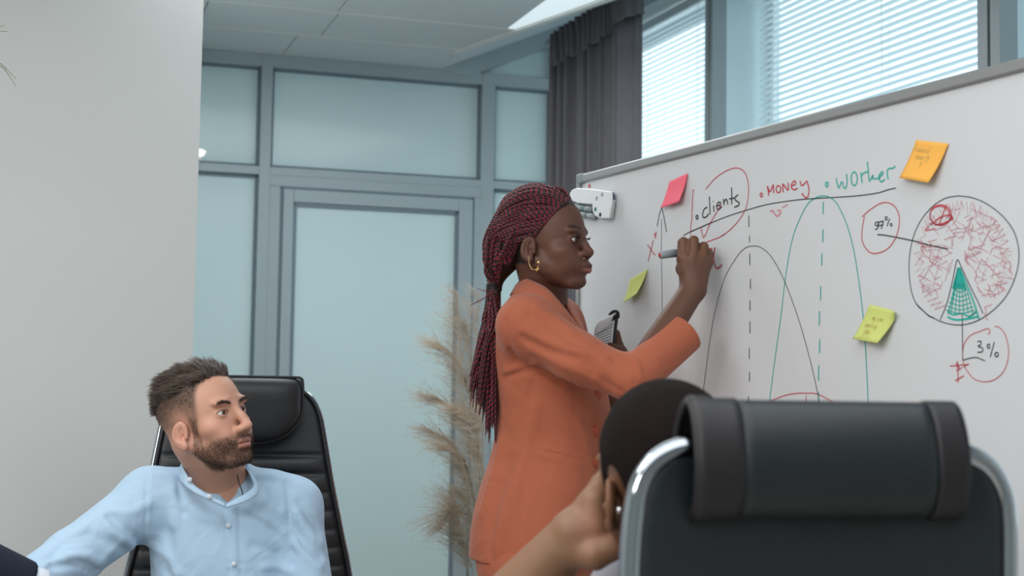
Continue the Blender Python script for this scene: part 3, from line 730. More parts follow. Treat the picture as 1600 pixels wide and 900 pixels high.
# ------------------------------------------------------------------ solid modelling on a grid: smooth unions, one continuous skin
class Field:
    def __init__(s, lo, hi, h):
        s.lo = np.asarray(lo, float); s.h = h
        s.n = np.ceil((np.asarray(hi, float) - s.lo) / h).astype(int) + 1
        s.ax = [(s.lo[i] + h * np.arange(s.n[i])).astype(F32) for i in range(3)]
        s.F = np.full(s.n, 9.0, F32)
    def win(s, lo, hi, m):
        a = np.clip(np.floor((np.asarray(lo) - m - s.lo) / s.h).astype(int), 0, s.n)
        b = np.clip(np.ceil((np.asarray(hi) + m - s.lo) / s.h).astype(int) + 1, 0, s.n)
        if np.any(b <= a): return None
        sl = tuple(slice(a[i], b[i]) for i in range(3))
        return sl, s.ax[0][sl[0]][:, None, None], s.ax[1][sl[1]][None, :, None], s.ax[2][sl[2]][None, None, :]
    def add(s, pr, k=.004, sub=False):
        fn, lo, hi = pr; w_ = s.win(lo, hi, k + 3 * s.h)
        if w_ is None: return s
        sl, X, Y, Z = w_; d = fn(X, Y, Z).astype(F32); a = s.F[sl]
        if sub: a = -a
        if k > 0:
            hh = np.maximum(k - np.abs(a - d), 0) / k; r = np.minimum(a, d) - hh * hh * k * .25
        else: r = np.minimum(a, d)
        s.F[sl] = -r if sub else r
        return s
    def sub(s, pr, k=.002): return s.add(pr, k, True)
    def fold(s, pts, w_, amp):            # amp > 0 raises a ridge, < 0 presses a groove along the line
        pts = np.asarray(pts, float); q = s.win(pts.min(0), pts.max(0), 2.6 * w_)
        if q is None: return s
        sl, X, Y, Z = q; d2 = None
        for a, b in zip(pts[:-1], pts[1:]):
            v = b - a; L = float(v @ v) + 1e-12
            t = np.clip(((X - a[0]) * v[0] + (Y - a[1]) * v[1] + (Z - a[2]) * v[2]) / L, 0, 1)
            e = (X - a[0] - t * v[0]) ** 2 + (Y - a[1] - t * v[1]) ** 2 + (Z - a[2] - t * v[2]) ** 2
            d2 = e if d2 is None else np.minimum(d2, e)
        s.F[sl] -= (amp * np.exp(-d2 / (w_ * w_))).astype(F32)
        return s
    def at(s, p):
        g = (np.asarray(p, float) - s.lo) / s.h; i = np.floor(g).astype(int); f = g - i
        ok = np.all((i >= 0) & (i < s.n - 1), axis=-1); i = np.clip(i, 0, s.n - 2); r = 0
        for a in (0, 1):
            for b in (0, 1):
                for c in (0, 1):
                    wt = (f[..., 0] if a else 1 - f[..., 0]) * (f[..., 1] if b else 1 - f[..., 1]) * (f[..., 2] if c else 1 - f[..., 2])
                    r = r + wt * s.F[i[..., 0] + a, i[..., 1] + b, i[..., 2] + c]
        return np.where(ok, r, 9.0)
    def hit(s, x, y, y0=1.2, y1=4.6, lift=0.0):
        r = ray(x, y); Y = np.arange(y0, y1, .0015); p = CAMP + r[None] * (Y / r[1])[:, None]; v = s.at(p)
        k = np.argmax(v < 0)
        if not (v[k] < 0): return None
        t = v[k - 1] / (v[k - 1] - v[k]) if k > 0 else 0
        q = p[k - 1] + (p[k] - p[k - 1]) * t; return q - unit(r) * lift
    def hits(s, pts, n=8, **k):
        q = [s.hit(x, y, **k) for x, y in (spline(pts, n) if len(pts) > 2 else np.linspace(pts[0], pts[1], n))]
        return [v for v in q if v is not None]
    def mesh(s, smooth=1):
        F = s.F; S_ = F < 0
        c = np.zeros(tuple(s.n - 1), np.int8)
        offs = [(i, j, k) for i in (0, 1) for j in (0, 1) for k in (0, 1)]
        def sh(a, o): return a[o[0]:a.shape[0] - 1 + o[0], o[1]:a.shape[1] - 1 + o[1], o[2]:a.shape[2] - 1 + o[2]]
        for o in offs: c += sh(S_, o)
        act = (c > 0) & (c < 8); ii = np.argwhere(act); idx = np.full(act.shape, -1, np.int64); idx[act] = np.arange(len(ii))
        val = {o: F[ii[:, 0] + o[0], ii[:, 1] + o[1], ii[:, 2] + o[2]] for o in offs}
        acc = np.zeros((len(ii), 3)); cnt = np.zeros(len(ii))
        for a in offs:
            for ax in range(3):
                if a[ax] == 0:
                    b = list(a); b[ax] = 1; b = tuple(b); va, vb = val[a], val[b]; m_ = (va < 0) != (vb < 0)
                    t = np.where(m_, va / np.where(m_, va - vb, 1), 0); q = np.array(a, float)[None].repeat(len(ii), 0); q[:, ax] += t
                    acc += q * m_[:, None]; cnt += m_
        V = (ii + acc / cnt[:, None]) * s.h + s.lo
        faces = []
        for ax in range(3):
            o1, o2 = [(1, 2), (2, 0), (0, 1)][ax]
            sa = [slice(1, -1)] * 3; sa[ax] = slice(0, -1); sb = list(sa); sb[ax] = slice(1, None)
            e = S_[tuple(sa)] != S_[tuple(sb)]; q = np.argwhere(e)
            if len(q) == 0: continue
            base = q.copy()
            for d in range(3):
                if d != ax: base[:, d] += 1
            ins = S_[base[:, 0], base[:, 1], base[:, 2]]
            def cell(d1, d2):
                r = base.copy(); r[:, o1] += d1; r[:, o2] += d2; return idx[r[:, 0], r[:, 1], r[:, 2]]
            f = np.stack([cell(-1, -1), cell(0, -1), cell(0, 0), cell(-1, 0)], 1)
            f[~ins] = f[~ins][:, ::-1]; faces.append(f)
        Fc = np.concatenate(faces); Fc = Fc[(Fc >= 0).all(1)]
        E = np.concatenate([Fc[:, [0, 1]], Fc[:, [1, 2]], Fc[:, [2, 3]], Fc[:, [3, 0]]])
        for _ in range(smooth):
            sm = np.zeros_like(V); k = np.zeros(len(V))
            for d in range(3): sm[:, d] = np.bincount(E[:, 0], V[E[:, 1], d], len(V)) + np.bincount(E[:, 1], V[E[:, 0], d], len(V))
            k = np.bincount(E[:, 0], minlength=len(V)) + np.bincount(E[:, 1], minlength=len(V))
            V = .4 * V + .6 * sm / np.maximum(k, 1)[:, None]
        return V, Fc
    def lap_only(s): pass

def Ell(c, r, rot=None):
    c = np.asarray(c, float); r = np.asarray(r, float); R_ = np.eye(3) if rot is None else np.asarray(rot, float)   # rows of rot: local axes
    ext = np.sqrt(((R_ * r[:, None]) ** 2).sum(0))
    def fn(X, Y, Z):
        x, y, z = X - c[0], Y - c[1], Z - c[2]
        if rot is not None: x, y, z = [R_[i, 0] * x + R_[i, 1] * y + R_[i, 2] * z for i in range(3)]
        k0 = np.sqrt((x / r[0]) ** 2 + (y / r[1]) ** 2 + (z / r[2]) ** 2); k1 = np.sqrt((x / r[0] ** 2) ** 2 + (y / r[1] ** 2) ** 2 + (z / r[2] ** 2) ** 2)
        return k0 * (k0 - 1) / np.maximum(k1, 1e-6)
    return fn, c - ext, c + ext
def Cap(a, b, ra, rb=None):
    a = np.asarray(a, float); b = np.asarray(b, float); rb = ra if rb is None else rb; v = b - a; L = float(v @ v) + 1e-12; rm = max(ra, rb)
    def fn(X, Y, Z):
        t = np.clip(((X - a[0]) * v[0] + (Y - a[1]) * v[1] + (Z - a[2]) * v[2]) / L, 0, 1)
        return np.sqrt((X - a[0] - t * v[0]) ** 2 + (Y - a[1] - t * v[1]) ** 2 + (Z - a[2] - t * v[2]) ** 2) - (ra + (rb - ra) * t)
    return fn, np.minimum(a, b) - rm, np.maximum(a, b) + rm
def Half(p, n, lo, hi):                  # everything on the +n side of p
    p = np.asarray(p, float); n = unit(n)
    return (lambda X, Y, Z: -((X - p[0]) * n[0] + (Y - p[1]) * n[1] + (Z - p[2]) * n[2])), np.asarray(lo, float), np.asarray(hi, float)
def Stack(rows, fdir):
    """torso of elliptical sections: rows of (z, cx, cy, half depth along fdir, half width)"""
    rows = np.array(sorted(rows)); f = unit(fdir); l = np.array([-f[1], f[0], 0])
    z0, z1 = rows[0, 0], rows[-1, 0]; zz = np.linspace(z0, z1, 200)
    def sm(col):                           # monotone-ish smooth interpolation
        y = np.interp(zz, rows[:, 0], col); k = np.exp(-np.linspace(-2, 2, 21) ** 2); k /= k.sum()
        return np.convolve(np.pad(y, 10, mode='edge'), k, mode='valid')
    T = [sm(rows[:, i]) for i in range(1, 5)]
    def fn(X, Y, Z):
        cx, cy, a, b = [np.interp(Z, zz, t) for t in T]
        u = ((X - cx) * f[0] + (Y - cy) * f[1]) / a; v = ((X - cx) * l[0] + (Y - cy) * l[1]) / b
        r = (np.abs(u) ** 2.3 + np.abs(v) ** 2.3) ** (1 / 2.3)
        d = (r - 1) * np.minimum(a, b); dz = np.maximum(z0 - Z, Z - z1)
        return np.maximum(d, dz)
    m_ = max(rows[:, 3].max(), rows[:, 4].max()) + .02
    return fn, np.array([rows[:, 1].min() - m_, rows[:, 2].min() - m_, z0]), np.array([rows[:, 1].max() + m_, rows[:, 2].max() + m_, z1])
def finger(fl, pts, rad, k=.003):
    for i in range(len(pts) - 1): fl.add(Cap(pts[i], pts[i + 1], rad[i], rad[i + 1]), k)
def normals(V, Fc):
    n = np.cross(V[Fc[:, 2]] - V[Fc[:, 0]], V[Fc[:, 3]] - V[Fc[:, 1]]); N_ = np.zeros_like(V)
    for j in range(4):
        for d in range(3): N_[:, d] += np.bincount(Fc[:, j], n[:, d], len(V))
    return N_ / (np.linalg.norm(N_, axis=1)[:, None] + 1e-12)
def sstep(a, b, x):
    t = np.clip((x - a) / (b - a), 0, 1); return t * t * (3 - 2 * t)
def mixc(c, k, m_):                       # blend colour k into c with weight m_
    return c * (1 - m_[:, None]) + np.asarray(k)[None] * m_[:, None]
def blob(p, c, r): return np.exp(-(((p - np.asarray(c)) / np.asarray(r)) ** 2).sum(1))

def face_frame(yaw, pitch, roll, origin):
    """yaw 0 looks along -Y (to the camera side), 90 looks along +X; returns origin and rows: side (towards the head's right), forward, up"""
    y, p, r = [math.radians(a) for a in (yaw, pitch, roll)]
    f = np.array([math.sin(y) * math.cos(p), -math.cos(y) * math.cos(p), math.sin(p)])
    n = np.array([-math.cos(y), -math.sin(y), 0.0]); u = np.cross(n, f); u = u if u[2] > 0 else -u
    n2 = n * math.cos(r) - u * math.sin(r); u2 = u * math.cos(r) + n * math.sin(r)
    return np.asarray(origin, float), np.array([n2, f, u2])

def head_field(fr, neck, h=.0017, g=None, female=False, scale=1.0):
    """head in its own frame (x = side, y = forward, z = up, origin between the eyes' level and the ears); neck = world points and radii"""
    g = g or {}
    O, A = fr
    loc = lambda p: (A @ (np.asarray(p, float) - O)) / scale
    f = Field((-.115, -.19, -.30), (.115, .145, .13), h)
    E_, C_ = (lambda *a, **k: Ell(*a, **k)), Cap
    jw = g.get('jaw', 1.0); nz, mz, cy, ny, ly, br = [g.get(k, 0.0) for k in ('nz', 'mz', 'cy', 'ny', 'ly', 'br')]
    f.add(Ell((0, -.012, .028), (.074, .099, .086)), 0)
    f.add(Ell((0, .034, -.008), (.0635, .058 + g.get('fh', 0), .086)), .02)
    if g.get('cheek'):
        for s in (-1, 1): f.add(Ell((s * .038, .044, -.058), (.024, .032, .032)), .02)
    f.add(Ell((0, .036, -.066), (.049 * jw, .05, .044)), .02)
    f.add(Ell((0, .076 + cy, -.099), (.021 * jw, .0165, .0135)), .018)
    for s in (-1, 1):
        f.add(Cap((s * .052 * jw, .002, -.055), (s * .022, .07, -.1), .019, .015), .02)
        f.add(Ell((s * .046, .056, -.03), (.022, .024, .019)), .018)
        f.add(Ell((s * .028, .083 + g.get('fh', 0), .019), (.026, .011, .009)), .012)
        f.add(Ell((s * .03, .07, -.055), (.02, .022, .024)), .02)
    f.add(Ell((0, .079 + ly, -.07 + mz), (.03, .024, .024)), .016)
    # eye sockets, nose
    for s in (-1, 1): f.sub(Ell((s * .033, .1, -.001), (.019, .0165, .0125)), .014)
    nw, nl = g.get('nose_w', 1.0), g.get('nose_l', 1.0)
    f.add(Cap((0, .086 + br, .012), (0, .0985 + .005 * nl + ny * .6 + br * .5, -.02 + nz * .6), .0082, .0078), .011)
    f.add(Cap((0, .0985 + .005 * nl + ny * .6 + br * .5, -.02 + nz * .6), (0, .107 + .008 * nl + ny, -.0405 + nz), .0078, .0098 * (nw * .6 + .4)), .008)
    for s in (-1, 1):
        f.add(Ell((s * .0132 * nw, .1 + .002 * nl + ny, -.0455 + nz), (.0092 * nw, .0115, .0082)), .010)
        f.sub(Ell((s * .0072 * nw, .108 + ny, -.0535 + nz), (.0042 * nw, .006, .004)), .003)
    # eyelids with an almond opening
    op = g.get('open', 1.0)
    for s in (-1, 1):
        c = np.array([s * .032, .0725, -.001])
        f.add(Ell(c, (.0165, .0158, .0148)), .005)
        rot = np.array([[math.cos(.10 * s), 0, math.sin(.10 * s)], [0, 1, 0], [-math.sin(.10 * s), 0, math.cos(.10 * s)]])
        f.sub(Ell(c + (0, .013, -.0012), (.0142, .013, .0056 * op), rot), .0016)
        f.fold([c + (-.0125, .008, .0085), c + (-.004, .0135, .0105), c + (.004, .0135, .0105), c + (.0125, .008, .0085)], .0022, -.0014)
    # lips
    lp = g.get('lips', 1.0)
    f.add(Ell((.0, .0965 + ly, -.0665 - .0005 * lp + mz), (.0225, .0105 * (.6 + .4 * lp), .0052 * lp)), .006)
    f.add(Ell((0, .0955 + ly, -.0785 + mz), (.0195, .0115 * (.6 + .4 * lp), .0062 * lp)), .006)
    f.fold([(-.025, .088 + ly, -.0735 + mz), (-.012, .101 + ly, -.0722 + mz), (0, .1055 + ly, -.0728 + mz), (.012, .101 + ly, -.0722 + mz), (.025, .088 + ly, -.0735 + mz)], .0021, -.0034)
    f.fold([(-.012, .095 + ly, -.0875 + mz), (.012, .095 + ly, -.0875 + mz)], .006, -.003)
    f.fold([(0, .101 + ly, -.0565 + mz), (0, .103 + ly, -.0625 + mz)], .003, -.0012)
    # ears
    for s in (-1, 1):
        rx = np.array([[math.cos(.5), s * math.sin(.5), 0], [-s * math.sin(.5), math.cos(.5), -.2], [0, .2, 1]])
        rx = np.array([unit(v) for v in rx])
        c = np.array([s * .0790, -.014 + g.get('ey', 0), -.020 + g.get('ez', 0)])
        f.add(Ell(c, (.0072, .0180, .029), rx), .004)
        f.add(Ell(c + (0, .004, -.026), (.0065, .0095, .010)), .006)
        f.sub(Ell(c + (s * .0080, .004, .004), (.0085, .0125, .0205), rx), .0015)
        f.sub(Ell(c + (s * .004, .006, -.006), (.008, .0065, .0085), rx), .003)
        f.add(Ell(c + (s * .000, .0155, -.007), (.0045, .004, .006)), .003)
        f.fold([c + (s * .002, .002, .016), c + (s * .003, -.004, .004), c + (s * .002, -.001, -.012)], .0026, .0034)
    # neck
    pts = [np.array((0, -.028, -.045))] + [loc(p) for p, _ in neck]; rs = [g.get('neck_r', .055)] + [r / scale for _, r in neck]
    for i in range(len(pts) - 1): f.add(Cap(pts[i], pts[i + 1], rs[i], rs[i + 1]), .02)
    f.add(Cap((0, .0, -.085), pts[1] * .5 + np.array((0, .012, -.06)) * .5 + np.array((0, .0, -.02)), .035, .04), .02) if g.get('throat', True) else None
    return f

def eyeball(name, fr, s, parent, gaze, iris, scale=1.0, white=(214, 210, 206)):
    O, A = fr; c = np.array([s * .032, .0728, -.001]); r = .0140
    nu, nv = 40, 28; V = []
    g = unit(gaze); a = unit(np.cross(g, (0, 0, 1))); b = np.cross(a, g)
    for j in range(nv + 1):
        th = math.pi * (j / nv) ** 1.25
        for i in range(nu):
            ph = 2 * math.pi * i / nu; V.append(c + r * (math.cos(th) * g + math.sin(th) * (math.cos(ph) * a + math.sin(ph) * b)) * (1 + (.035 if th < .42 else 0)))
    Fc = np.array([(j * nu + i, j * nu + (i + 1) % nu, (j + 1) * nu + (i + 1) % nu, (j + 1) * nu + i) for j in range(nv) for i in range(nu)])
    th = (math.pi * (np.repeat(np.arange(nv + 1), nu) / nv) ** 1.25)
    col = np.tile(lin(white), (len(V), 1)); col = mixc(col, lin(iris), (th < .44).astype(float)); col = mixc(col, lin((14, 11, 10)), (th < .19).astype(float))
    W_ = O + (np.array(V) * scale) @ A
    return mk(name, W_, Fc, M['eye'], parent, col=col)

def strands(name, roots, dirs, length, r0, material, parent, bend=None, K=4, kind=None):
    """short tapered hairs; roots, dirs: (N,3) world; bend: (N,3) direction the tip drifts to"""
    N_ = len(roots); L = np.broadcast_to(np.asarray(length, float), (N_,))[:, None]; bend = np.zeros_like(roots) if bend is None else bend
    e1 = np.cross(dirs, (0.3, 0.5, 0.8)); e1 /= np.linalg.norm(e1, axis=1)[:, None] + 1e-9; e2 = np.cross(dirs, e1)
    rings = []
    for k in range(K):
        t = k / (K - 1); c = roots + dirs * L * t + bend * L * t * t; rr = r0 * (1 - t) ** .7 + r0 * .06
        for a in (0, 2.094, 4.189): rings.append(c + rr * (math.cos(a) * e1 + math.sin(a) * e2))
    V = np.stack(rings, 1).reshape(-1, 3); base = np.arange(N_)[:, None] * (3 * K); Fq = []
    for k in range(K - 1):
        for j in range(3): Fq.append(base + np.array([k * 3 + j, k * 3 + (j + 1) % 3, (k + 1) * 3 + (j + 1) % 3, (k + 1) * 3 + j])[None])
    return mk(name, V, np.concatenate(Fq), material, parent, kind=kind)

def merge(parts):
    V, Fc, C = [], [], []; n = 0
    for v, f, c in parts: V.append(v); Fc.append(f + n); C.append(c); n += len(v)
    return np.concatenate(V), np.concatenate(Fc), np.concatenate(C)
def flat(v, c): return np.tile(lin(c), (len(v), 1))

def button(parent, p, n, r, material, t=.003):
    n = unit(n); b = MB(); b.tube([p - n * .001, p + n * t * .7, p + n * t], [r, r, r * .8], 20); 
    return b.build('button', material, parent, True)
def strip(name, e1, e2, material, parent, thick=.003, nsub=8, bulge=0.0, bdir=(0, -1, 0)):
    """cloth band between two edges given as point lists"""
    a = spline(e1, nsub); c = spline(e2, nsub); K = len(a); n = 5; V = []
    for j in range(n + 1):
        v = j / n
        for i in range(K): V.append(a[i] * (1 - v) + c[i] * v + np.asarray(bdir) * bulge * math.sin(math.pi * v))
    Fc = np.array([(j * K + i, j * K + i + 1, (j + 1) * K + i + 1, (j + 1) * K + i) for j in range(n) for i in range(K - 1)])
    o = mk(name, V, Fc, material, parent); so = o.modifiers.new('thick', 'SOLIDIFY'); so.thickness = thick; so.offset = 0
    return o
# ------------------------------------------------------------------ the standing woman in the orange suit
def px3(Y): return Y / FPX
WY = 3.35
wf = np.array([math.cos(math.radians(22)), -math.sin(math.radians(22)), 0]); wl = np.array([-wf[1], wf[0], 0])
woman = thing('person', (P(845, 880, WY)[0], P(845, 880, WY)[1], 0.0), 'woman in an orange suit with long burgundy braids writing on the whiteboard', 'person', None)
wfr = face_frame(66, -2, 2, P(855, 374, WY))
SK = (98, 66, 54)
hf = head_field(wfr, [(P(850, 455, 3.40), .052), (P(850, 500, 3.42), .062)], g=dict(nose_w=1.25, nose_l=.5, lips=1.55, jaw=1.0, open=.85, neck_r=.052, nz=.011, mz=.007, cy=.008, ny=-.004, ly=.004, br=-.004, fh=-.0055, cheek=1, ez=-.006), female=True)
Vh, Fh = hf.mesh(1)
col = flat(Vh, SK)
x, y, z = Vh[:, 0], Vh[:, 1], Vh[:, 2]
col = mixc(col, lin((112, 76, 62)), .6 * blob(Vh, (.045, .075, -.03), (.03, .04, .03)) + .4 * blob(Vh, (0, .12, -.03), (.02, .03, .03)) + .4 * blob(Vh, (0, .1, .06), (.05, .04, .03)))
col = mixc(col, lin((82, 54, 46)), .5 * blob(Vh, (.035, .09, -.004), (.026, .03, .016)))
up = (np.abs(x) < .026) & (y > .08)
col = mixc(col, lin((92, 56, 52)), np.where(y > .082, np.exp(-((z + .0600) / .0062) ** 4) * np.exp(-(x / .0225) ** 4), 0))
col = mixc(col, lin((160, 100, 94)), np.where(y > .082, np.exp(-((z + .0725) / .0068) ** 4) * np.exp(-(x / .019) ** 4), 0))
col = mixc(col, lin((44, 28, 26)), np.where(y > .082, np.exp(-((z + .0659) / .0013) ** 2) * np.exp(-(x / .024) ** 4), 0))
for s in (-1, 1):
    xs = x * s
    bz = .022 + .006 * np.sin(np.clip((xs - .010) / .042, 0, 1) * math.pi * .75)
    col = mixc(col, lin((34, 24, 24)), np.where(y > .05, .95 * np.exp(-((z - bz) / .0036) ** 2) * sstep(.008, .014, xs) * (1 - sstep(.044, .054, xs)), 0))
    lz = -.001 + .0052 * np.sqrt(np.clip(1 - ((xs - .032) / .0148) ** 2, 0, 1))
    col = mixc(col, lin((20, 15, 15)), np.where((y > .06), .95 * np.exp(-((z - lz) / .0016) ** 2) * (np.abs(xs - .032) < .0155), 0))
    col = mixc(col, lin((50, 32, 28)), np.where((y > .06), .6 * np.exp(-((z + .0065) / .0013) ** 2) * (np.abs(xs - .032) < .0125), 0))
hair_line = .072 - .9 * np.clip(.060 - y, 0, .2)
scalp = sstep(-.006, .004, z - np.where(y > .0, .082 - 1.25 * np.clip(.062 - y, 0, .07), -.06 - .0 * y)) * (1 - sstep(.066, .078, y))
ear_zone = blob(Vh, (.08, -.01, -.02), (.02, .022, .035)) + blob(Vh, (-.08, -.01, -.02), (.02, .022, .035))
scalp = scalp * (1 - np.clip(ear_zone * 2.2, 0, 1))
col = mixc(col, lin((28, 21, 22)), scalp * .95)
Wh = wfr[0] + Vh @ wfr[1]
def to_world(fr, p): return fr[0] + np.asarray(p, float) @ fr[1]

# right hand, writing; forearm continues into the sleeve
ha = Field(P(1000, 620, 3.10) - .02, P(1140, 330, 3.46) + .03, .0016)
wr = P(1083, 452, 3.245); el = P(990, 594, 3.15)
ha.add(Cap(el, wr, .038, .0285), 0)
ha.add(Cap(wr, P(1080, 428, 3.25), .0285, .027), .012)
kn = [P(1067.5, 403, 3.255), P(1082, 399, 3.25), P(1095.5, 402, 3.258), P(1104, 411, 3.27)]
for k_, q in enumerate(kn):
    ha.add(Cap(P(1078 + k_ * 5, 436, 3.25), q, .018, .0142), .014)
pip = [P(1067.5, 379, 3.265), P(1083.5, 377, 3.258), P(1099, 386, 3.268), P(1107.5, 397, 3.282)]
dip = [P(1066, 386, 3.297), P(1083, 383, 3.292), P(1099, 392, 3.302), P(1106, 402, 3.308)]
tip = [P(1068, 400, 3.305), P(1084, 401, 3.305), P(1098, 407, 3.31), P(1104, 413, 3.31)]
rr = [.0128, .0132, .0122, .0108]
for k_ in range(4):
    finger(ha, [kn[k_], pip[k_], dip[k_], tip[k_]], [rr[k_] * 1.08, rr[k_] * .96, rr[k_] * .86, rr[k_] * .8], .004)
finger(ha, [P(1076, 440, 3.265), P(1066, 420, 3.285), P(1066, 405, 3.30), P(1074, 395, 3.312)], [.017, .0140, .012, .0105], .008)
for k_ in range(3):                        # valleys between the fingers, tendons over the back of the hand
    a_ = (kn[k_] + kn[k_ + 1]) / 2; b_ = (pip[k_] + pip[k_ + 1]) / 2
    ha.fold([a_ + (0, -.012, .004), b_ + (0, -.012, 0), b_ + (0, .0, .012)], .0026, -.0035)
for k_ in range(4):
    ha.fold([kn[k_] + (0, -.014, -.004), P(1080 + k_ * 3, 432, 3.224)], .004, .0012)
    ha.fold([kn[k_] + (0, -.0145, .0)], .006, .0016) if False else None
    ha.fold([pip[k_] + (-.007, -.011, .002), pip[k_] + (.007, -.011, .002)], .0016, -.0007)
Va, Fa = ha.mesh(1)
ca = flat(Va, (100, 68, 54))
for q in pip + kn: ca = mixc(ca, lin((118, 80, 60)), .6 * blob(Va, q + np.array((0, -.012, .004)), (.010, .014, .010)))
for k_ in range(3):
    q = (kn[k_] + pip[k_]) / 2; ca = mixc(ca, lin((122, 84, 60)), .6 * blob(Va, q + (0, -.012, 0), (.012, .012, .02)))
# left hand that holds the notepad
hb = Field(P(920, 640, 3.45) - .02, P(1010, 500, 3.72) + .02, .0018)
lw = P(978, 590, 3.60)
hb.add(Cap(P(955, 620, 3.58), lw, .03, .027), 0)
hb.add(Cap(lw, P(968, 560, 3.60), .026, .026), .012)
for k_, (a_, b_, c_) in enumerate((((972, 548), (955, 543), (948, 550)), ((978, 556), (955, 551), (946, 557)), ((978, 565), (956, 560), (948, 566)), ((976, 574), (958, 570), (950, 575)))):
    finger(hb, [P(*a_, 3.61), P(*b_, 3.575), P(*c_, 3.578)], [.0125, .0115, .0095], .004)
finger(hb, [P(974, 556, 3.615), P(966, 540, 3.62), P(962.5, 521, 3.615)], [.014, .0125, .0105], .006)
Vb, Fb = hb.mesh(1)
# hidden body inside the clothes keeps the figure one piece
bodyf = Field(P(720, 640, 3.1) - (0, 0, .1), P(960, 440, 3.75) + .02, .006)
bodyf.add(Cap(P(850, 500, 3.42), P(850, 640, 3.40), .06, .07), 0)
bodyf.add(Cap(P(845, 530, 3.32), P(852, 530, 3.48), .05, .05), .04)
Vc, Fc_ = bodyf.mesh(1)
Vm, Fm, Cm = merge([(Wh, Fh, col), (Va, Fa, ca), (Vb, Fb, flat(Vb, (96, 62, 50))), (Vc, Fc_, flat(Vc, SK))])
wbody = mk('body', Vm, Fm, M['skin'], woman, col=Cm)
for s in (-1, 1):
    eyeball('eye', wfr, s, wbody, (s * -.02 + .10, 1, -.06), (44, 28, 22), white=(208, 200, 194))

# jacket
J = Field((P(725, 900, 3.35)[0], 3.02, P(800, 892, 3.35)[2] - .02), (P(1100, 450, 3.3)[0], 3.82, P(800, 435, 3.35)[2] + .03), .0036)
rows = []
for py, xb, xf, bw_ in ((440, 828, 868, .045), (452, 812, 880, .075), (470, 798, 890, .115), (490, 786, 903, .150), (520, 778, 918, .165), (560, 774, 935, .165), (600, 777, 948, .16), (640, 779, 955, .152), (680, 777, 952, .145), (720, 768, 950, .15), (760, 755, 950, .165), (800, 744, 950, .178), (840, 738, 950, .185), (893, 736, 950, .188)):
    zc = P(850, py, WY)[2]; half = (xf - xb) / 2 * px3(WY); cx = P((xb + xf) / 2, py, WY)[0]
    a_ = math.sqrt(max(half ** 2 - (bw_ * abs(wf[1])) ** 2, .03 ** 2)) / wf[0]
    rows.append((zc, cx, WY + .05, a_, bw_))
J.add(Stack(rows, wf), 0)
S1 = P(826, 508, 3.245); E1 = P(988, 593, 3.15); C1 = P(1072, 518, 3.205)
J.add(Cap(P(835, 492, 3.32), S1, .05, .062), .05)
mid = P(903, 560, 3.19)
J.add(Cap(S1, mid, .064, .054), .03)
J.add(Cap(mid, E1, .054, .048), .03)
J.add(Cap(E1, C1 + unit(C1 - E1) * .03, .048, .0470), .02)
S2 = P(868, 505, 3.56); E2 = P(925, 625, 3.66); C2 = P(968, 590, 3.60)
J.add(Cap(P(850, 492, 3.48), S2, .05, .062), .05); J.add(Cap(S2, E2, .064, .055), .03); J.add(Cap(E2, C2, .054, .042), .02)
# armpit crease, folds of the sleeve, seams, darts and pocket
def Jf(pts, w_, amp, f=J, **k):
    amp = amp * 1.35
    q = f.hits(pts, 6, **k)
    if len(q) > 1: f.fold(q, w_, amp)
cut = unit(C1 - E1); J.add(Half(C1 - cut * .002, unit(P(1064, 524, 3.205) - E1), C1 - .09, C1 + .09), 0, True)
J.sub(Cap(C1 - cut * .10, C1 + cut * .03, .0385, .0400), .001)
J.sub(Cap(C2 - unit(C2 - E2) * .03, C2 + unit(C2 - E2) * .08, .03, .036), .002)
Jf([(801, 552), (815, 570), (850, 583), (900, 604), (945, 618)], .010, -.006)
Jf([(790, 500), (792, 530), (801, 552), (832, 573)], .006, -.0035)
Jf([(832, 573), (810, 582), (785, 592)], .007, -.004); Jf([(838, 566), (815, 574), (790, 580)], .008, .003)
Jf([(805, 480), (796, 515), (800, 548)], .0045, -.002)
Jf([(820, 515), (860, 535), (905, 548), (950, 560)], .010, .004); Jf([(815, 528), (860, 550), (900, 560)], .009, -.004)
Jf([(825, 492), (865, 512), (900, 540)], .008, -.003); Jf([(838, 482), (870, 498), (895, 520)], .008, .003)
Jf([(830, 545), (880, 570), (930, 590)], .012, .004)
Jf([(955, 558), (975, 575), (985, 605)], .006, -.006); Jf([(968, 555), (984, 572), (992, 600)], .006, -.005); Jf([(962, 556), (980, 574), (989, 604)], .005, .005)
Jf([(977, 553), (995, 568), (1000, 590)], .007, .004); Jf([(940, 566), (960, 590), (965, 615)], .009, .003)
Jf([(1000, 545), (1030, 560)], .01, .002); Jf([(925, 585), (950, 600), (970, 612)], .008, -.003)
Jf([(778, 600), (800, 600), (830, 640), (822, 700), (816, 780), (808, 880)], .0045, -.0009)
Jf([(785, 585), (781, 640), (790, 670)], .005, -.0012)
Jf([(835, 640), (815, 730), (790, 800), (765, 880)], .018, .006); Jf([(795, 720), (775, 790), (763, 878)], .016, -.004)
Jf([(783, 690), (770, 740), (752, 800)], .012, .004); Jf([(830, 600), (826, 650)], .008, -.002)
Jf([(838, 699), (875, 706), (908, 716)], .0045, .0022); Jf([(837, 702), (873, 709), (907, 719)], .0022, -.0030); Jf([(838, 696), (875, 703), (909, 713)], .002, -.002)
Jf([(842, 710), (875, 718), (906, 728)], .01, .0015)
Jf([(900, 640), (920, 660), (932, 668)], .012, -.003); Jf([(905, 660), (918, 700), (926, 740)], .012, .002)
Jf([(769, 860), (767, 882), (765, 888)], .004, -.005)
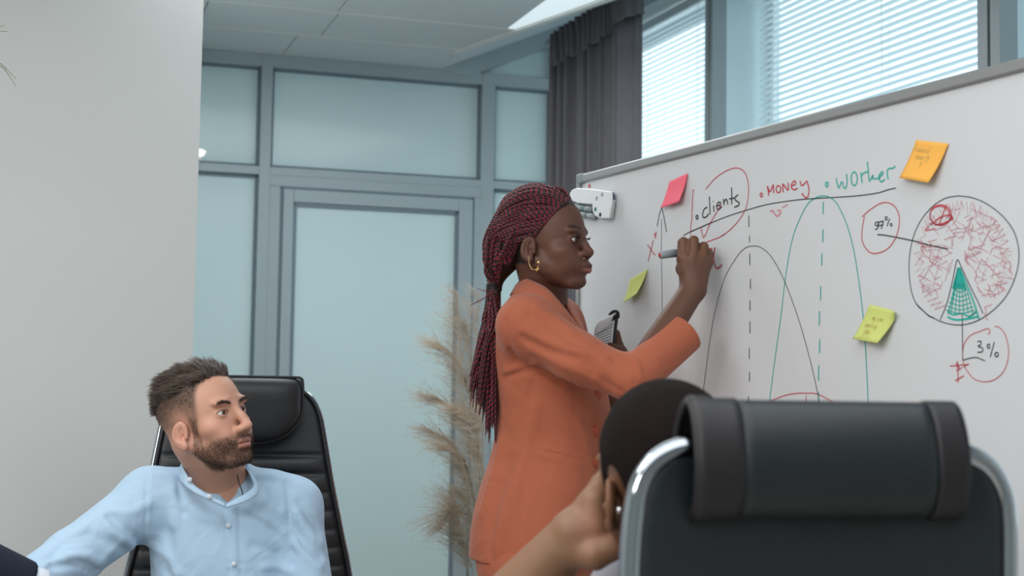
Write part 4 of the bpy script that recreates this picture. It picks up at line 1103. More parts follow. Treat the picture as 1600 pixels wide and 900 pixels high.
# hem
hem0 = P(736, 876, 3.3); hem1 = P(845, 889, 3.2)
nh = np.cross(unit(hem1 - hem0), wl); nh = nh if nh[2] < 0 else -nh
J.add(Half(P(790, 883, 3.25), nh, (J.ax[0][0], J.ax[1][0], J.ax[2][0]), (J.ax[0][-1], J.ax[1][-1], P(790, 883, 3.25)[2] + .06)), 0, True)
# necklines: opening in front
J.sub(Cap(P(862, 452, 3.37), P(925, 560, 3.30), .043, .004), .004)
Vj, Fj = J.mesh(2)
jacket = mk('jacket', Vj, Fj, M['jacket'], woman)
# collar and lapels
strip('lapel', [P(806, 446, 3.46), P(814, 438, 3.40), P(822, 436, 3.345), P(840, 443, 3.30), P(858, 454, 3.275), P(880, 479, 3.262), P(897, 501, 3.262), P(917, 529, 3.27)],
      [P(797, 462, 3.46), P(800, 459, 3.39), P(806, 459, 3.31), P(828, 464, 3.255), P(852, 478, 3.225), P(876, 502, 3.215), P(896, 527, 3.225), P(921, 541, 3.25)], M['jacket'], jacket, .004, 8, .004)
strip('lapel', [P(872, 462, 3.44), P(880, 470, 3.40), P(893, 490, 3.36), (P(912, 523, 3.33))], [P(880, 464, 3.47), P(890, 474, 3.43), P(905, 497, 3.39), P(921, 538, 3.34)], M['jacket'], jacket, .004)
strip('collar', [P(806, 446, 3.46), P(825, 440, 3.50), P(850, 446, 3.50), P(872, 462, 3.44)], [P(797, 462, 3.46), P(825, 456, 3.53), P(855, 460, 3.53), P(880, 464, 3.47)], M['jacket'], jacket, .004)
for (bx, by) in ((932, 617), (930, 673), (929, 722)):
    q = J.hit(bx, by)
    if q is not None: button(jacket, q, unit(np.array(wf) * .55 + np.array([0, -.8, 0])), .0118, M['jbutton'], .006)
# trousers and shoes
T_ = Field((P(730, 890, WY)[0] - .05, 3.05, .04), (P(960, 890, WY)[0] + .05, 3.75, .95), .007)
hipc = np.array([P(842, 890, WY)[0], WY + .05, 0])
for s in (-1, 1):
    hp_ = hipc + wl * s * .085; T_.add(Cap(hp_ + UP * .82, hp_ + UP * .46 + wf * .01, .105, .075), .03); T_.add(Cap(hp_ + UP * .46 + wf * .01, hp_ + UP * .07 - wf * .02, .075, .065), .02)
T_.add(Ell(hipc + UP * .86, (.135, .17, .12), np.array([wf, wl, UP])), .05)
Vt, Ft = T_.mesh(1); mk('trousers', Vt, Ft, M['jacket'], woman)
for s in (-1, 1):
    c = hipc + wl * s * .085
    sf = Field(c - (.2, .2, 0) + UP * -.01, c + (.25, .2, .14), .005); sf.add(Cap(c + UP * .035 - wf * .05, c + wf * .14 + UP * .03, .035, .03), 0); sf.add(Cap(c - wf * .03 + UP * .05, c - wf * .02 + UP * .11, .04, .045), .02)
    sf.add(Half(c + UP * .003, -UP, c - .3, c + (.3, .3, .02)), 0, True)
    v_, f_ = sf.mesh(1); mk('shoe', v_, f_, M['shoe'], woman)

# braids
TIE = P(772, 449, 3.40)
tl = wfr[1] @ (TIE - wfr[0])
hm = Field(P(740, 720, 3.25) - .02, P(930, 280, 3.6) + .02, .004)
Cc = to_world(wfr, (0, -.018, .03))
hm.add(Ell(Cc, (.0765, .094, .086), wfr[1]), 0)
bulk = to_world(wfr, (.0, -.105, -.035))
hm.add(Cap(to_world(wfr, (0, -.075, .01)), bulk, .060, .036), .03); hm.add(Cap(bulk, TIE, .036, .013), .03)
hm.add(Cap(TIE, P(760, 560, 3.36), .018, .020), .01); hm.add(Cap(P(760, 560, 3.36), P(757, 640, 3.34), .020, .006), .01)
ps, pu = wfr[1][0], wfr[1][2]
hm.add(Half(to_world(wfr, (0, .058, .086)), unit(wfr[1][1] * .86 - pu * .50), np.array(hm.lo), hm.lo + hm.n * hm.h), .004, True) if False else None
# keep the face side free: cut along the hairline plane
hl_n = unit(wfr[1][1] * .80 - pu * .62)
hm.add(Half(to_world(wfr, (0, .058, .080)), hl_n, to_world(wfr, (0, .05, 0)) - .13, to_world(wfr, (0, .05, 0)) + .13), .006, True)
Vq, Fq = hm.mesh(2)
hair = mk('hair', Vq, Fq, M['hair_k'], woman)
def braid(path, r1, red, rngl):
    sp = spline(path, 14); d = np.r_[0, np.cumsum(np.linalg.norm(np.diff(sp, axis=0), axis=1))]
    n = max(8, int(d[-1] / .0021)); sL = np.linspace(0, d[-1], n); c = np.stack([np.interp(sL, d, sp[:, i]) for i in range(3)], 1)
    t = np.gradient(c, axis=0); t /= np.linalg.norm(t, axis=1)[:, None]
    u = np.cross(t, wfr[1][0]); u /= np.linalg.norm(u, axis=1)[:, None] + 1e-9; b_ = np.cross(t, u)
    tp = np.ones(n) * r1; tp *= np.clip((1 - sL / d[-1]) * 9 + .25, .25, 1)
    V, Fc, mi = [], [], []; K = 5; off = 0; ph0 = rngl.uniform(0, 6.28)
    for k in (0, 1):
        th = 2 * math.pi * sL / .0125 + ph0 + k * math.pi
        cc = c + (np.cos(th)[:, None] * u + np.sin(th)[:, None] * b_) * (tp * .85)[:, None]
        ring = np.stack([cc + (math.cos(a) * u + math.sin(a) * b_) * (tp * 1.12)[:, None] for a in np.arange(K) * 2 * math.pi / K], 1)
        V.append(ring.reshape(-1, 3)); i = np.arange(n - 1)[:, None] * K
        f = np.concatenate([i + np.array([j, (j + 1) % K, (j + 1) % K + K, j + K])[None] for j in range(K)]) + off
        Fc.append(f); mi += [k] * len(f); off += n * K
    return mk('braid', np.concatenate(V), np.concatenate(Fc), None, hair, mats=[M['braid_k'], M['braid_r2'] if red else M['braid_r']], mi=mi)
R = random.Random(5)
nb = 0
def ellp(d, k=1.0):
    d = unit(d); return np.array([0, -.018, .03]) + d * np.array([.0795, .098, .0895]) * k
for layer, count in ((0, 38), (1, 30), (2, 14)):
    for i in range(count):
        a = (i + .5 + R.uniform(-.25, .25)) / count
        if layer == 2: side = -1; aa = a
        else: side = 1; aa = a
        # hairline root: from the top of the forehead (aa=0) round the temple to above the ear (aa=1)
        rt = np.array([side * (.004 + .071 * math.sin(min(1, aa * 1.05) * 1.5)), .062 - .062 * aa ** 1.3, .098 - .098 * aa ** 1.25])
        d0 = unit((rt - np.array([0, -.018, .03])) / np.array([.0795, .098, .0895]))
        if layer == 1: d0 = unit(d0 + np.array([0, -.35, .2 * (1 - aa)]))
        d1 = unit(np.array([side * (.62 - .35 * R.random()) , -1, .30 - .75 * aa + R.uniform(-.1, .1)]))
        kk = 1.0 + .05 * layer + R.uniform(0, .03)
        pts = [ellp(d0, .985)]
        for tt in (.22, .45, .7, .92):
            om = math.acos(np.clip(d0 @ d1, -1, 1)); dd = (math.sin((1 - tt) * om) * d0 + math.sin(tt * om) * d1) / math.sin(om)
            pts.append(ellp(dd, kk + .10 * math.sin(tt * 2.4) * (1 - .4 * aa)))
        be = (1 - aa) * 1.35 + R.uniform(-.22, .30); be = min(1.6, max(-.15, be)); rb_ = .049 + R.uniform(0, .006) + .004 * layer
        bz = -.022 - .045 * aa + R.uniform(-.012, .012)
        pts.append(np.array([side * rb_ * math.cos(be), -.102 - rb_ * math.sin(be), bz]))
        an = R.uniform(0, 6.28); tr = R.uniform(.004, .017)
        pts.append(tl + np.array([math.cos(an) * tr, math.sin(an) * tr * .8, .008 + R.uniform(-.006, .006)]))
        w_pts = [to_world(wfr, p) for p in pts]
        e = R.random()
        if R.random() < .62: ends = (R.uniform(732, 757), R.uniform(585, 640))
        else: ends = (R.uniform(758, 776), R.uniform(640, 694))
        yy = 3.33 + R.uniform(-.02, .06)
        m1 = P(770 - 14 * R.random() + R.uniform(-4, 10), 500, yy + .03); m2 = P(.45 * ends[0] + .55 * 768 + R.uniform(-8, 8), 545, yy)
        w_pts += [m1, m2, P(ends[0], ends[1], yy)]
        braid(w_pts, .0021, R.random() < .35, R); nb += 1
for i in range(16):                        # the rows behind the ear, gathered straight to the tie
    u_ = (i + .5) / 16; rt = np.array([.073 - .022 * u_, -.022 - .052 * u_, .012 - .075 * u_])
    ou = np.array([.012 + .004 * R.random(), -.030, -.004])
    pts = [rt, rt + ou, rt * .45 + tl * .55 + np.array([.018 * (1 - u_) + .006, -.004, .012 * (1 - 2 * u_)])]
    an = R.uniform(-1.2, 1.2); tr = R.uniform(.008, .017)
    pts.append(tl + np.array([math.cos(an) * tr, math.sin(an) * tr * .8, .008 + R.uniform(-.006, .006)]))
    w_pts = [to_world(wfr, p) for p in pts]; ex = R.uniform(738, 775); ey = 640 + (ex - 745) * 1.4 + R.uniform(-25, 10); yy = 3.32 + R.uniform(-.02, .03)
    w_pts += [P(770 - 14 * R.random() + R.uniform(-4, 10), 500, yy + .03), P(.45 * ex + .55 * 768 + R.uniform(-8, 8), 545, yy), P(ex, ey, yy)]
    braid(w_pts, .0021, R.random() < .35, R)
# two loose loops at the back of the head and fly-away ends
for k_ in range(2):
    pts = [to_world(wfr, ellp((.35, -.3, 1), 1.08)), to_world(wfr, (.03, -.125, .05)), P(760 - k_, 405, 3.34), P(758 + 3 * k_, 425, 3.34), P(765 + k_, 436, 3.35), P(776, 437, 3.37), P(780, 446, 3.38)]
    braid(pts, .0019, False, R)
for (a_, b_) in (((768, 455), (745, 451)), ((768, 458), (734, 478)), ((762, 462), (738, 474))):
    mb = MB(); mb.tube([P(*a_, 3.37), P((a_[0] + b_[0]) / 2, (a_[1] + b_[1]) / 2 + 1.5, 3.36), P(*b_, 3.36)], [.0012, .001, .0004], 6); mb.build('loose_strand', M['braid_r'], hair, True)
mb = MB(); 
for k_ in range(4):
    c = TIE + UP * (.006 - .004 * k_); rr_ = .0185
    mb.tube([c + rr_ * (math.cos(a) * wf * .9 + math.sin(a) * wl) for a in np.linspace(0, 2 * math.pi, 24)], .0028, 6, caps=False)
mb.build('hair_tie', M['hair_k'], hair, True)
# baby hairs along the temple
sel = np.where((scalp > .25) & (scalp < .85) & (Vh[:, 0] > .02) & (Vh[:, 2] > -.01))[0]
if len(sel) > 60:
    sel = rng.choice(sel, 260); N_ = normals(Wh, Fh)[sel]
    dr = -wfr[1][1][None] * 1.0 + N_ * .35 + rng.normal(0, .25, (len(sel), 3)); dr /= np.linalg.norm(dr, axis=1)[:, None]
    strands('hairline_hair', Wh[sel], dr, rng.uniform(.008, .018, len(sel)), .00022, M['hair_k'], woman, kind='stuff')
# lashes
mb = MB()
for s in (-1, 1):
    for k_ in range(12):
        q = -1 + 2 * (k_ + .5) / 12
        p0 = np.array([s * (.032 + .0135 * q), .0725 + .0165 * math.sqrt(1 - .75 * q * q), .0035 - .003 * q * q])
        p1 = p0 + np.array([s * .002 * q, .0055, .0012]); p2 = p1 + np.array([s * .001 * q, .0025, .0030])
        mb.tube([to_world(wfr, p0), to_world(wfr, p1), to_world(wfr, p2)], [.0005, .0004, .00015], 4)
mb.build('eyelashes', M['hair_k'], woman)
# earring: stud, chain, hanging leaf; nose stud
lobe = hf.hit if False else None
ep = to_world(wfr, (.085, -.002, -.054))
ear = empty('earring', ep); ear.parent = woman; ear.location = np.array(ep) - world_loc(woman)
mb = MB(); 
def ball(mb, c, r, n=10):
    th = np.linspace(0, math.pi, n); mb.tube([np.asarray(c) + UP * r * math.cos(t) for t in th], [max(r * math.sin(t), 1e-5) for t in th], 12)
ball(mb, P(841.5, 410, 3.255), .0042); mb.build('stud', M['gold'], ear, True)
mb = MB(); ch = spline([P(826, 400, 3.27), P(827, 412, 3.262), P(831, 420, 3.258), P(837, 421, 3.256), P(841.5, 414, 3.253)], 10); mb.tube(ch, .0007, 6); mb.build('chain', M['gold'], ear, True)
mb = MB()
for (x0, y0, x1, y1, r) in ((841, 414, 840, 420, .0008), (840, 418, 837.5, 426, .0020), (841, 417, 841.5, 424, .0018)):
    mb.tube([P(x0, y0, 3.253), P((x0 + x1) / 2, (y0 + y1) / 2, 3.251), P(x1, y1, 3.253)], [r * .4, r, r * .2], 8)
mb.build('leaf_drop', M['gold'], ear, True)
nq = to_world(wfr, (.0235, .104, -.045))
mb = MB(); ball(mb, nq, .0016); mb.build('nose_stud', M['gold'], woman, True)

# marker in her hand
m0, m1_ = P(1031, 398.5, 3.285), ob(1112, 389, .002)
mdir = unit(m1_ - m0)
mkr = thing('marker', m0, 'white marker with a red end held in the writing hand', 'marker')
mb = MB(); mb.tube([m0, m0 + mdir * .002, m0 + mdir * .062], [.0082, .0095, .0095], 20); mb.build('barrel', M['greyp'], mkr, True)
mb = MB(); mb.tube([m0 - mdir * .0012, m0 + mdir * .002], [.0052, .006], 20); mb.build('end_plug', M['redp'], mkr, True)
L_ = float(np.linalg.norm(m1_ - m0))
mb = MB(); mb.tube([m0 + mdir * .058, m0 + mdir * .066, m0 + mdir * (L_ - .035), m0 + mdir * (L_ - .03)], [.0095, .0102, .0102, .007], 20); mb.build('printed_sleeve', M['silver2'] if 'silver2' in M else M['greyp'], mkr, True)
mb = MB(); mb.tube([m0 + mdir * (L_ - .03), m0 + mdir * (L_ - .01), m0 + mdir * L_], [.0055, .0045, .0018], 14); mb.build('nib', M['redp'], mkr, True)

# notepad with its pages turned over
NY = 3.565
npd = thing('notepad', P(945, 520, NY), 'notepad with printed pages turned over held in her left hand', 'notepad')
def np_(x, y, d=0): return P(x, y, NY + d)
q = [np_(934, 500), np_(963, 489, .02), np_(957, 545, .02), np_(928, 548)]
mb = MB(); mb.prism([np_(935, 503, .006), np_(966.5, 487, .026), np_(958, 552, .026), np_(926, 556, .006)], np.array([.002, .004, 0])); mb.build('cover', M['blackp'], npd)
mb = MB(); mb.prism([np_(931, 516), np_(960, 500, .02), np_(954, 556, .02), np_(924, 560)], np.array([.001, .003, 0])); mb.build('page', M['paper'], npd)
mb = MB()
for k_ in range(8):
    v = .1 + k_ * .085; a_ = np.array(np_(931, 516)) * (1 - v) + np.array(np_(924, 560)) * v; b_ = np.array(np_(960, 500, .02)) * (1 - v) + np.array(np_(954, 556, .02)) * v
    d_ = b_ - a_; mb.obox((a_ + b_) / 2 + (-.0006, -.0012, 0), (unit(d_), (0, 1, 0), UP), (np.linalg.norm(d_) * .44, .0002, .0009))
mb.build('printed_lines', M['ink_kl'], npd)
prof = spline([(934, 526), (932, 515), (938, 503), (950, 496), (958, 495), (961, 500), (957, 506)], 5)
V = []; wv = [np_(x, y, -.012 + .0) for x, y in ((928, 524), (930, 513), (936, 503), (946, 495), (953, 490), (957, 492))]
a_ = spline([np_(928, 524, -.008), np_(930, 512, -.014), np_(934, 504, -.012), np_(938, 500, .0), np_(939, 503, .008)], 6); b_ = spline([np_(954, 508, .008), np_(957, 497, .0), np_(961, 490, .004), np_(964, 488, .014), np_(965, 490, .022)], 6)
strip('turned_page', a_[::6], b_[::6], M['paper'], npd, .0012, 6)
mb = MB(); mb.tube(spline([np_(952, 493, .012), np_(958, 487, .01), np_(965, 488, .012), np_(966, 497, .014)], 5), .0042, 8); mb.build('clip', M['blackp'], npd, True)
# ------------------------------------------------------------------ the seated man in the blue shirt
MY = 3.10
man = thing('person', (P(345, 880, 3.2)[0], P(345, 880, 3.2)[1], 0.0), 'seated bearded man in a light blue shirt looking toward the whiteboard', 'person', None)
mfr = face_frame(60, 11, 7, P(318, 651, MY))
MS = (196, 148, 126)
NB_ = P(343, 770, 3.20)
mh = head_field(mfr, [(P(336, 725, 3.165), .060), (NB_, .066)], g=dict(nose_w=.92, nose_l=1.15, lips=.62, jaw=1.06, open=.80, neck_r=.058, ly=-.003, nz=.003, cy=.002, ey=.011, ez=-.009))
# upper chest and hidden trunk in the same skin
V1, F1 = mh.mesh(1)
W1 = mfr[0] + V1 @ mfr[1]
x, y, z = V1[:, 0], V1[:, 1], V1[:, 2]
col = flat(V1, MS)
col = mixc(col, lin((206, 150, 132)), .6 * blob(V1, (.045, .07, -.03), (.028, .04, .025)) + .5 * blob(V1, (0, .118, -.04), (.016, .03, .018)) + .8 * blob(V1, (.082, -.002, -.029), (.02, .025, .035)))
col = mixc(col, lin((178, 124, 112)), np.where(y > .08, np.exp(-((z + .0665) / .005) ** 4) * np.exp(-(x / .021) ** 4), 0))
col = mixc(col, lin((186, 124, 114)), np.where(y > .08, np.exp(-((z + .0785) / .006) ** 4) * np.exp(-(x / .0185) ** 4), 0))
col = mixc(col, lin((96, 58, 52)), np.where(y > .082, np.exp(-((z + .0727) / .0012) ** 2) * np.exp(-(x / .024) ** 4), 0))
ax_ = np.abs(x)
# beard: jaw, chin, moustache, sideburn; clean lips and cheeks
low = 1 - sstep(-.074, -.052, z - .16 * np.clip(y - .03, 0, .05) + .25 * np.clip(.02 - y, 0, .03) * -1)
front = sstep(.004, .02, y) * low * sstep(-.128, -.112, z + .25 * y * 0)
side = np.exp(-((y - .027) / .011) ** 4) * sstep(.05, .058, ax_) * (1 - sstep(-.012, .02, z)) * sstep(-.09, -.07, z)
must = np.where(y > .085, np.exp(-((z + .059) / .0052) ** 4) * (1 - sstep(.026, .033, ax_)), 0)
lipz = np.where(y > .09, np.exp(-((z + .0735) / .0108) ** 6) * (1 - sstep(.019, .0245, ax_)), 0)
under = sstep(-.02, .01, y) * (1 - sstep(-.102, -.092, z)) * sstep(-.135, -.12, z)
beard = np.clip(np.maximum.reduce([front, side * .8, must]), 0, 1) * (1 - lipz)
beard *= 1 - sstep(-.01, -.0, 0 * z) * 0
col = mixc(col, lin((92, 70, 60)), beard * .62)
# cropped sides fading into the skin, dark under the long hair on top
hz = z + .18 * np.clip(-y, -.05, .1)
headm = (1 - sstep(.045, .056, y - .25 * np.clip(z - .03, 0, .1) * 0)) * sstep(-.075, -.05, z + .25 * np.clip(y + .06, -.04, .05) * -1 * 0)
earm = np.clip(2.2 * (blob(V1, (.08, -.002, -.029), (.02, .024, .036)) + blob(V1, (-.08, -.002, -.029), (.02, .024, .036))), 0, 1)
temple = 1 - sstep(.036, .050, y + np.where(z > .05, -.25 * (z - .05), 0) + .0 * z)
fade = sstep(-.06, .062, z + .25 * np.clip(-y - .02, 0, .1) * .4) * temple * (1 - earm) * sstep(-.085, -.06, z)
col = mixc(col, lin((96, 78, 68)), np.clip(fade * 1.0, 0, .85))
topm = sstep(-.004, .010, z - (.048 + .40 * np.clip(y, 0, .1) - .35 * np.clip(-y - .03, 0, .1)) + .12 * np.clip(.02 - np.abs(x + .01), -.02, .02))
col = mixc(col, lin((72, 60, 54)), topm * .85)
for s in (-1, 1):
    xs = x * s
    bz = .0145 + .006 * np.sin(np.clip((xs - .010) / .042, 0, 1) * math.pi * .8)
    brow = np.where(y > .05, np.exp(-((z - bz) / .0034) ** 2) * sstep(.010, .016, xs) * (1 - sstep(.046, .056, xs)), 0)
    col = mixc(col, lin((84, 62, 52)), brow * .75)
    lz = -.001 + .0052 * np.sqrt(np.clip(1 - ((xs - .032) / .0148) ** 2, 0, 1))
    col = mixc(col, lin((60, 42, 38)), np.where(y > .06, .9 * np.exp(-((z - lz) / .0014) ** 2) * (np.abs(xs - .032) < .0155), 0))
Tm = Field(P(200, 1180, 3.0) - (0, .1, 0), P(520, 735, 3.5) + .02, .006)
Tm.add(Ell(P(348, 815, 3.22), (.135, .095, .10)), 0); Tm.add(Cap(P(343, 745, 3.19), P(351, 805, 3.213), .066, .080), .02); Tm.add(Cap(P(345, 860, 3.22), P(345, 1090, 3.24), .10, .11), .05)
Vt_, Ft_ = Tm.mesh(1)
Vm, Fm, Cm = merge([(W1, F1, col), (Vt_, Ft_, flat(Vt_, MS))])
mbody = mk('body', Vm, Fm, M['skin'], man, col=Cm)
N1 = normals(W1, F1)
for s in (-1, 1): eyeball('eye', mfr, s, mbody, (.06, 1, .02), (92, 62, 44))
R_, Fw, Upv = mfr[1]
def pick(mask, n):
    p = np.clip(mask, 0, None); p = p / p.sum(); return rng.choice(len(mask), n, p=p)
# combed top: leaves the forehead upward and is swept back
i_ = pick(topm * (z > .02), 6500); rt = W1[i_] - N1[i_] * .002; yl, zl_, xl = V1[i_, 1], V1[i_, 2], V1[i_, 0]
cen = W1[pick(topm, 300)]; cl_ = np.argmin(((rt[:, None, :] - cen[None]) ** 2).sum(2), 1)          # locks: neighbouring hairs lean the same way
lock = rng.normal(0, .26, (300, 3))[cl_]; lockl = rng.uniform(.75, 1.25, 300)[cl_]
frt = sstep(.0, .07, yl)[:, None]
d_ = N1[i_] * (.42 + .30 * frt) + (-Fw)[None] * (.72 - .42 * frt) + Upv[None] * (.18 + .45 * frt) + R_[None] * (-.10) + lock + rng.normal(0, .10, (len(i_), 3)); d_ /= np.linalg.norm(d_, axis=1)[:, None]
strands('hair', rt, d_, lockl * rng.uniform(.026, .036, len(i_)) * (1 + .25 * frt[:, 0]) * (1 - .45 * sstep(.0, .05, -yl - zl_ + .03)), .00085, M['hair_b'], man, bend=-Fw[None] * (.20 + .35 * frt) - Upv[None] * .18 + N1[i_] * -.12 + (cen[cl_] - rt) * 6, K=6, kind='stuff')
i_ = pick(np.clip(fade - .12, 0, 1) * (1 - topm) * (y < .05), 5200)
d_ = N1[i_] * .6 - Upv[None] * .35 - Fw[None] * .4 + rng.normal(0, .2, (len(i_), 3)); d_ /= np.linalg.norm(d_, axis=1)[:, None]
strands('cropped_hair', W1[i_] - N1[i_] * .0006, d_, .0015 + .007 * np.clip(fade[i_] - .25, 0, 1) ** 1.5, .00026, M['hair_b'], man, K=3, kind='stuff')
i_ = pick(np.clip(beard - .1, 0, 1), 6500)
d_ = N1[i_] * .55 - Upv[None] * .6 + Fw[None] * .15 + rng.normal(0, .25, (len(i_), 3)); d_ /= np.linalg.norm(d_, axis=1)[:, None]
strands('beard', W1[i_] - N1[i_] * .0006, d_, rng.uniform(.004, .0085, len(i_)), .00028, M['beard'], man, K=3, kind='stuff')
for s in (-1, 1):
    xs = x * s; bz = .0145 + .006 * np.sin(np.clip((xs - .010) / .042, 0, 1) * math.pi * .8)
    brow = np.where(y > .05, np.exp(-((z - bz) / .003) ** 2) * sstep(.010, .016, xs) * (1 - sstep(.044, .054, xs)), 0)
    i_ = pick(np.where(brow > .25, brow, 0), 240); d_ = N1[i_] * .3 + R_[None] * s * .8 + Upv[None] * .35 + rng.normal(0, .15, (240, 3)); d_ /= np.linalg.norm(d_, axis=1)[:, None]
    strands('eyebrow', W1[i_], d_, .007, .00026, M['hair_b'], man, K=3)

# shirt
Sh = Field((P(20, 900, 2.9)[0] - .12, 2.72, .50), (P(530, 700, 3.2)[0] + .05, 3.52, P(345, 715, 3.15)[2] + .01), .0038)
tf = np.array([math.sin(math.radians(12)), -math.cos(math.radians(12)), 0])
rows = []
for py, cx, hw, a_ in ((726, 341, 40, .055), (742, 342, 66, .072), (757, 343, 98, .088), (775, 345, 112, .105), (800, 347, 116, .118), (860, 346, 112, .128), (900, 346, 110, .128), (1000, 350, 115, .128), (1120, 352, 125, .14)):
    rows.append((P(345, py, 3.2)[2], P(cx, py, 3.2)[0], 3.225, a_, hw * px3(3.2)))
Sh.add(Stack(rows, tf), 0)
s1, e1, w1 = P(236, 780, 3.17), P(112, 872, 3.02), P(20, 930, 2.84)
Sh.add(Cap(P(262, 774, 3.2), s1, .058, .066), .05); Sh.add(Cap(s1, e1, .066, .058), .035); Sh.add(Cap(e1, w1, .058, .048), .02)
s2, e2, w2 = P(458, 790, 3.24), P(487, 960, 3.18), P(430, 1050, 2.95)
Sh.add(Cap(P(425, 772, 3.22), s2, .055, .060), .05); Sh.add(Cap(s2, e2, .061, .056), .03); Sh.add(Cap(e2, w2, .055, .045), .02)
# open neck
vq = [P(x_, y_, 3.10) for x_, y_ in ((296, 722), (398, 728), (352, 789))]
def Vcut(X, Y, Z):
    d = Y - 3.145 + 0 * X + 0 * Z
    for i in range(3):
        a_, b_ = vq[i], vq[(i + 1) % 3]; ex, ez = b_[0] - a_[0], b_[2] - a_[2]; L_ = math.hypot(ex, ez)
        d = np.maximum(d, -((X - a_[0]) * ez - (Z - a_[2]) * ex) / L_ * VS)
    return d
VS = 1.0
cxm, czm = sum(q[0] for q in vq) / 3, sum(q[2] for q in vq) / 3
if Vcut(cxm, 3.0, czm) > 0: VS = -1.0
Sh.sub((Vcut, np.array([vq[0][0], 2.9, vq[2][2]]), np.array([vq[1][0], 3.15, vq[0][2] + .03])), .004)
Sh.sub(Cap(P(342, 705, 3.16), P(344, 752, 3.19), .060, .062), .004)
def Sf(pts, w_, amp): Jf(pts, w_, amp * 1.3, Sh)
Sf([(232, 742), (229, 775), (228, 815), (224, 852)], .004, -.002); Sf([(236, 742), (233, 775), (232, 815)], .004, .001)
Sf([(448, 752), (452, 790), (452, 830), (455, 885)], .005, -.003)
Sf([(226, 852), (232, 870), (240, 900)], .008, -.004)
Sf([(222, 850), (200, 830), (175, 808)], .010, -.005); Sf([(212, 858), (185, 835), (160, 818)], .010, .004); Sf([(205, 862), (172, 848), (142, 835)], .010, -.004)
Sf([(228, 790), (205, 800), (180, 800)], .010, .003); Sf([(165, 800), (140, 815), (118, 835)], .012, .003); Sf([(130, 835), (100, 850), (78, 875)], .010, -.003)
Sf([(160, 880), (130, 868), (100, 872)], .009, .005); Sf([(150, 893), (118, 880), (85, 884)], .008, -.006); Sf([(190, 845), (165, 870), (150, 890)], .009, .003)
Sf([(62, 893), (75, 880), (100, 876), (130, 884), (160, 897)], .005, .004)
Sf([(455, 862), (440, 840), (405, 815), (375, 800)], .010, -.004); Sf([(452, 850), (430, 825), (395, 800), (370, 788)], .010, .004); Sf([(455, 880), (430, 862), (395, 852)], .010, -.003); Sf([(455, 893), (432, 885), (412, 886)], .008, .004)
Sf([(235, 850), (260, 868), (275, 895)], .012, .003); Sf([(245, 800), (262, 840), (262, 890)], .015, -.003)
Sf([(280, 745), (282, 775), (290, 800)], .008, -.003); Sf([(290, 790), (320, 805), (345, 812)], .012, .003); Sf([(270, 765), (275, 790), (272, 820)], .012, .003)
Sf([(395, 785), (420, 790), (440, 800)], .012, .003); Sf([(400, 750), (430, 752), (452, 764)], .010, -.0025)
Sf([(465, 800), (480, 830), (500, 850)], .010, .004); Sf([(460, 825), (478, 850), (500, 868)], .009, -.004); Sf([(462, 850), (480, 872), (500, 885)], .009, .004); Sf([(470, 790), (490, 815), (500, 830)], .010, -.003)
Sf([(352, 788), (351, 800), (354, 840), (359, 898)], .003, -.0022); Sf([(373, 780), (374, 800), (374, 840), (377, 898)], .003, -.0022)
Sf([(363, 788), (364, 840), (368, 898)], .011, .0016)
Sf([(352, 788), (340, 782), (325, 776), (306, 764)], .004, .002)
Vs, Fs = Sh.mesh(2)
shirt = mk('shirt', Vs, Fs, M['shirt'], man)
# stand-up collar (two halves)
cf = 0.0
strip('collar', [P(318, 716, 3.27), P(294, 716, 3.22), P(284, 723, 3.15), (P(292, 741, 3.095)), P(305, 759, 3.075), P(328, 774, 3.068), P(352, 787, 3.07)],
      [P(316, 732, 3.29), P(288, 735, 3.23), P(279, 744, 3.15), P(286, 756, 3.09), P(301, 768, 3.068), P(326, 781, 3.062), P(352, 792, 3.066)], M['shirt'], shirt, .003, 8, .003)
strip('collar', [P(345, 714, 3.28), P(372, 720, 3.24), P(384, 731, 3.18), P(393, 747, 3.125), P(396, 760, 3.10), P(386, 770, 3.085), P(370, 779, 3.075), P(353, 789, 3.072)],
      [P(345, 732, 3.30), P(378, 735, 3.26), P(394, 742, 3.19), P(402, 757, 3.12), P(403, 770, 3.095), P(390, 781, 3.078), P(372, 788, 3.068), P(354, 793, 3.066)], M['shirt'], shirt, .003, 8, .003)
for bx, by in ((297, 749), (327, 775.5), (357.5, 821), (366, 881)):
    q = Sh.hit(bx, by) if by > 790 else P(bx, by, 3.058 if bx > 310 else 3.072)
    if q is not None:
        bo = button(shirt, q - np.array((0, .002, 0)), (.1, -1, .05), .0052, M['sbutton'], .0025)
# fine chain at the neck
mb = MB(); mb.tube(spline([P(371, 742, 3.13), P(374, 756, 3.115), P(379, 770, 3.10), P(376, 779, 3.088)], 8), .0013, 6); mb.build('neck_chain', M['chain'], man, True)
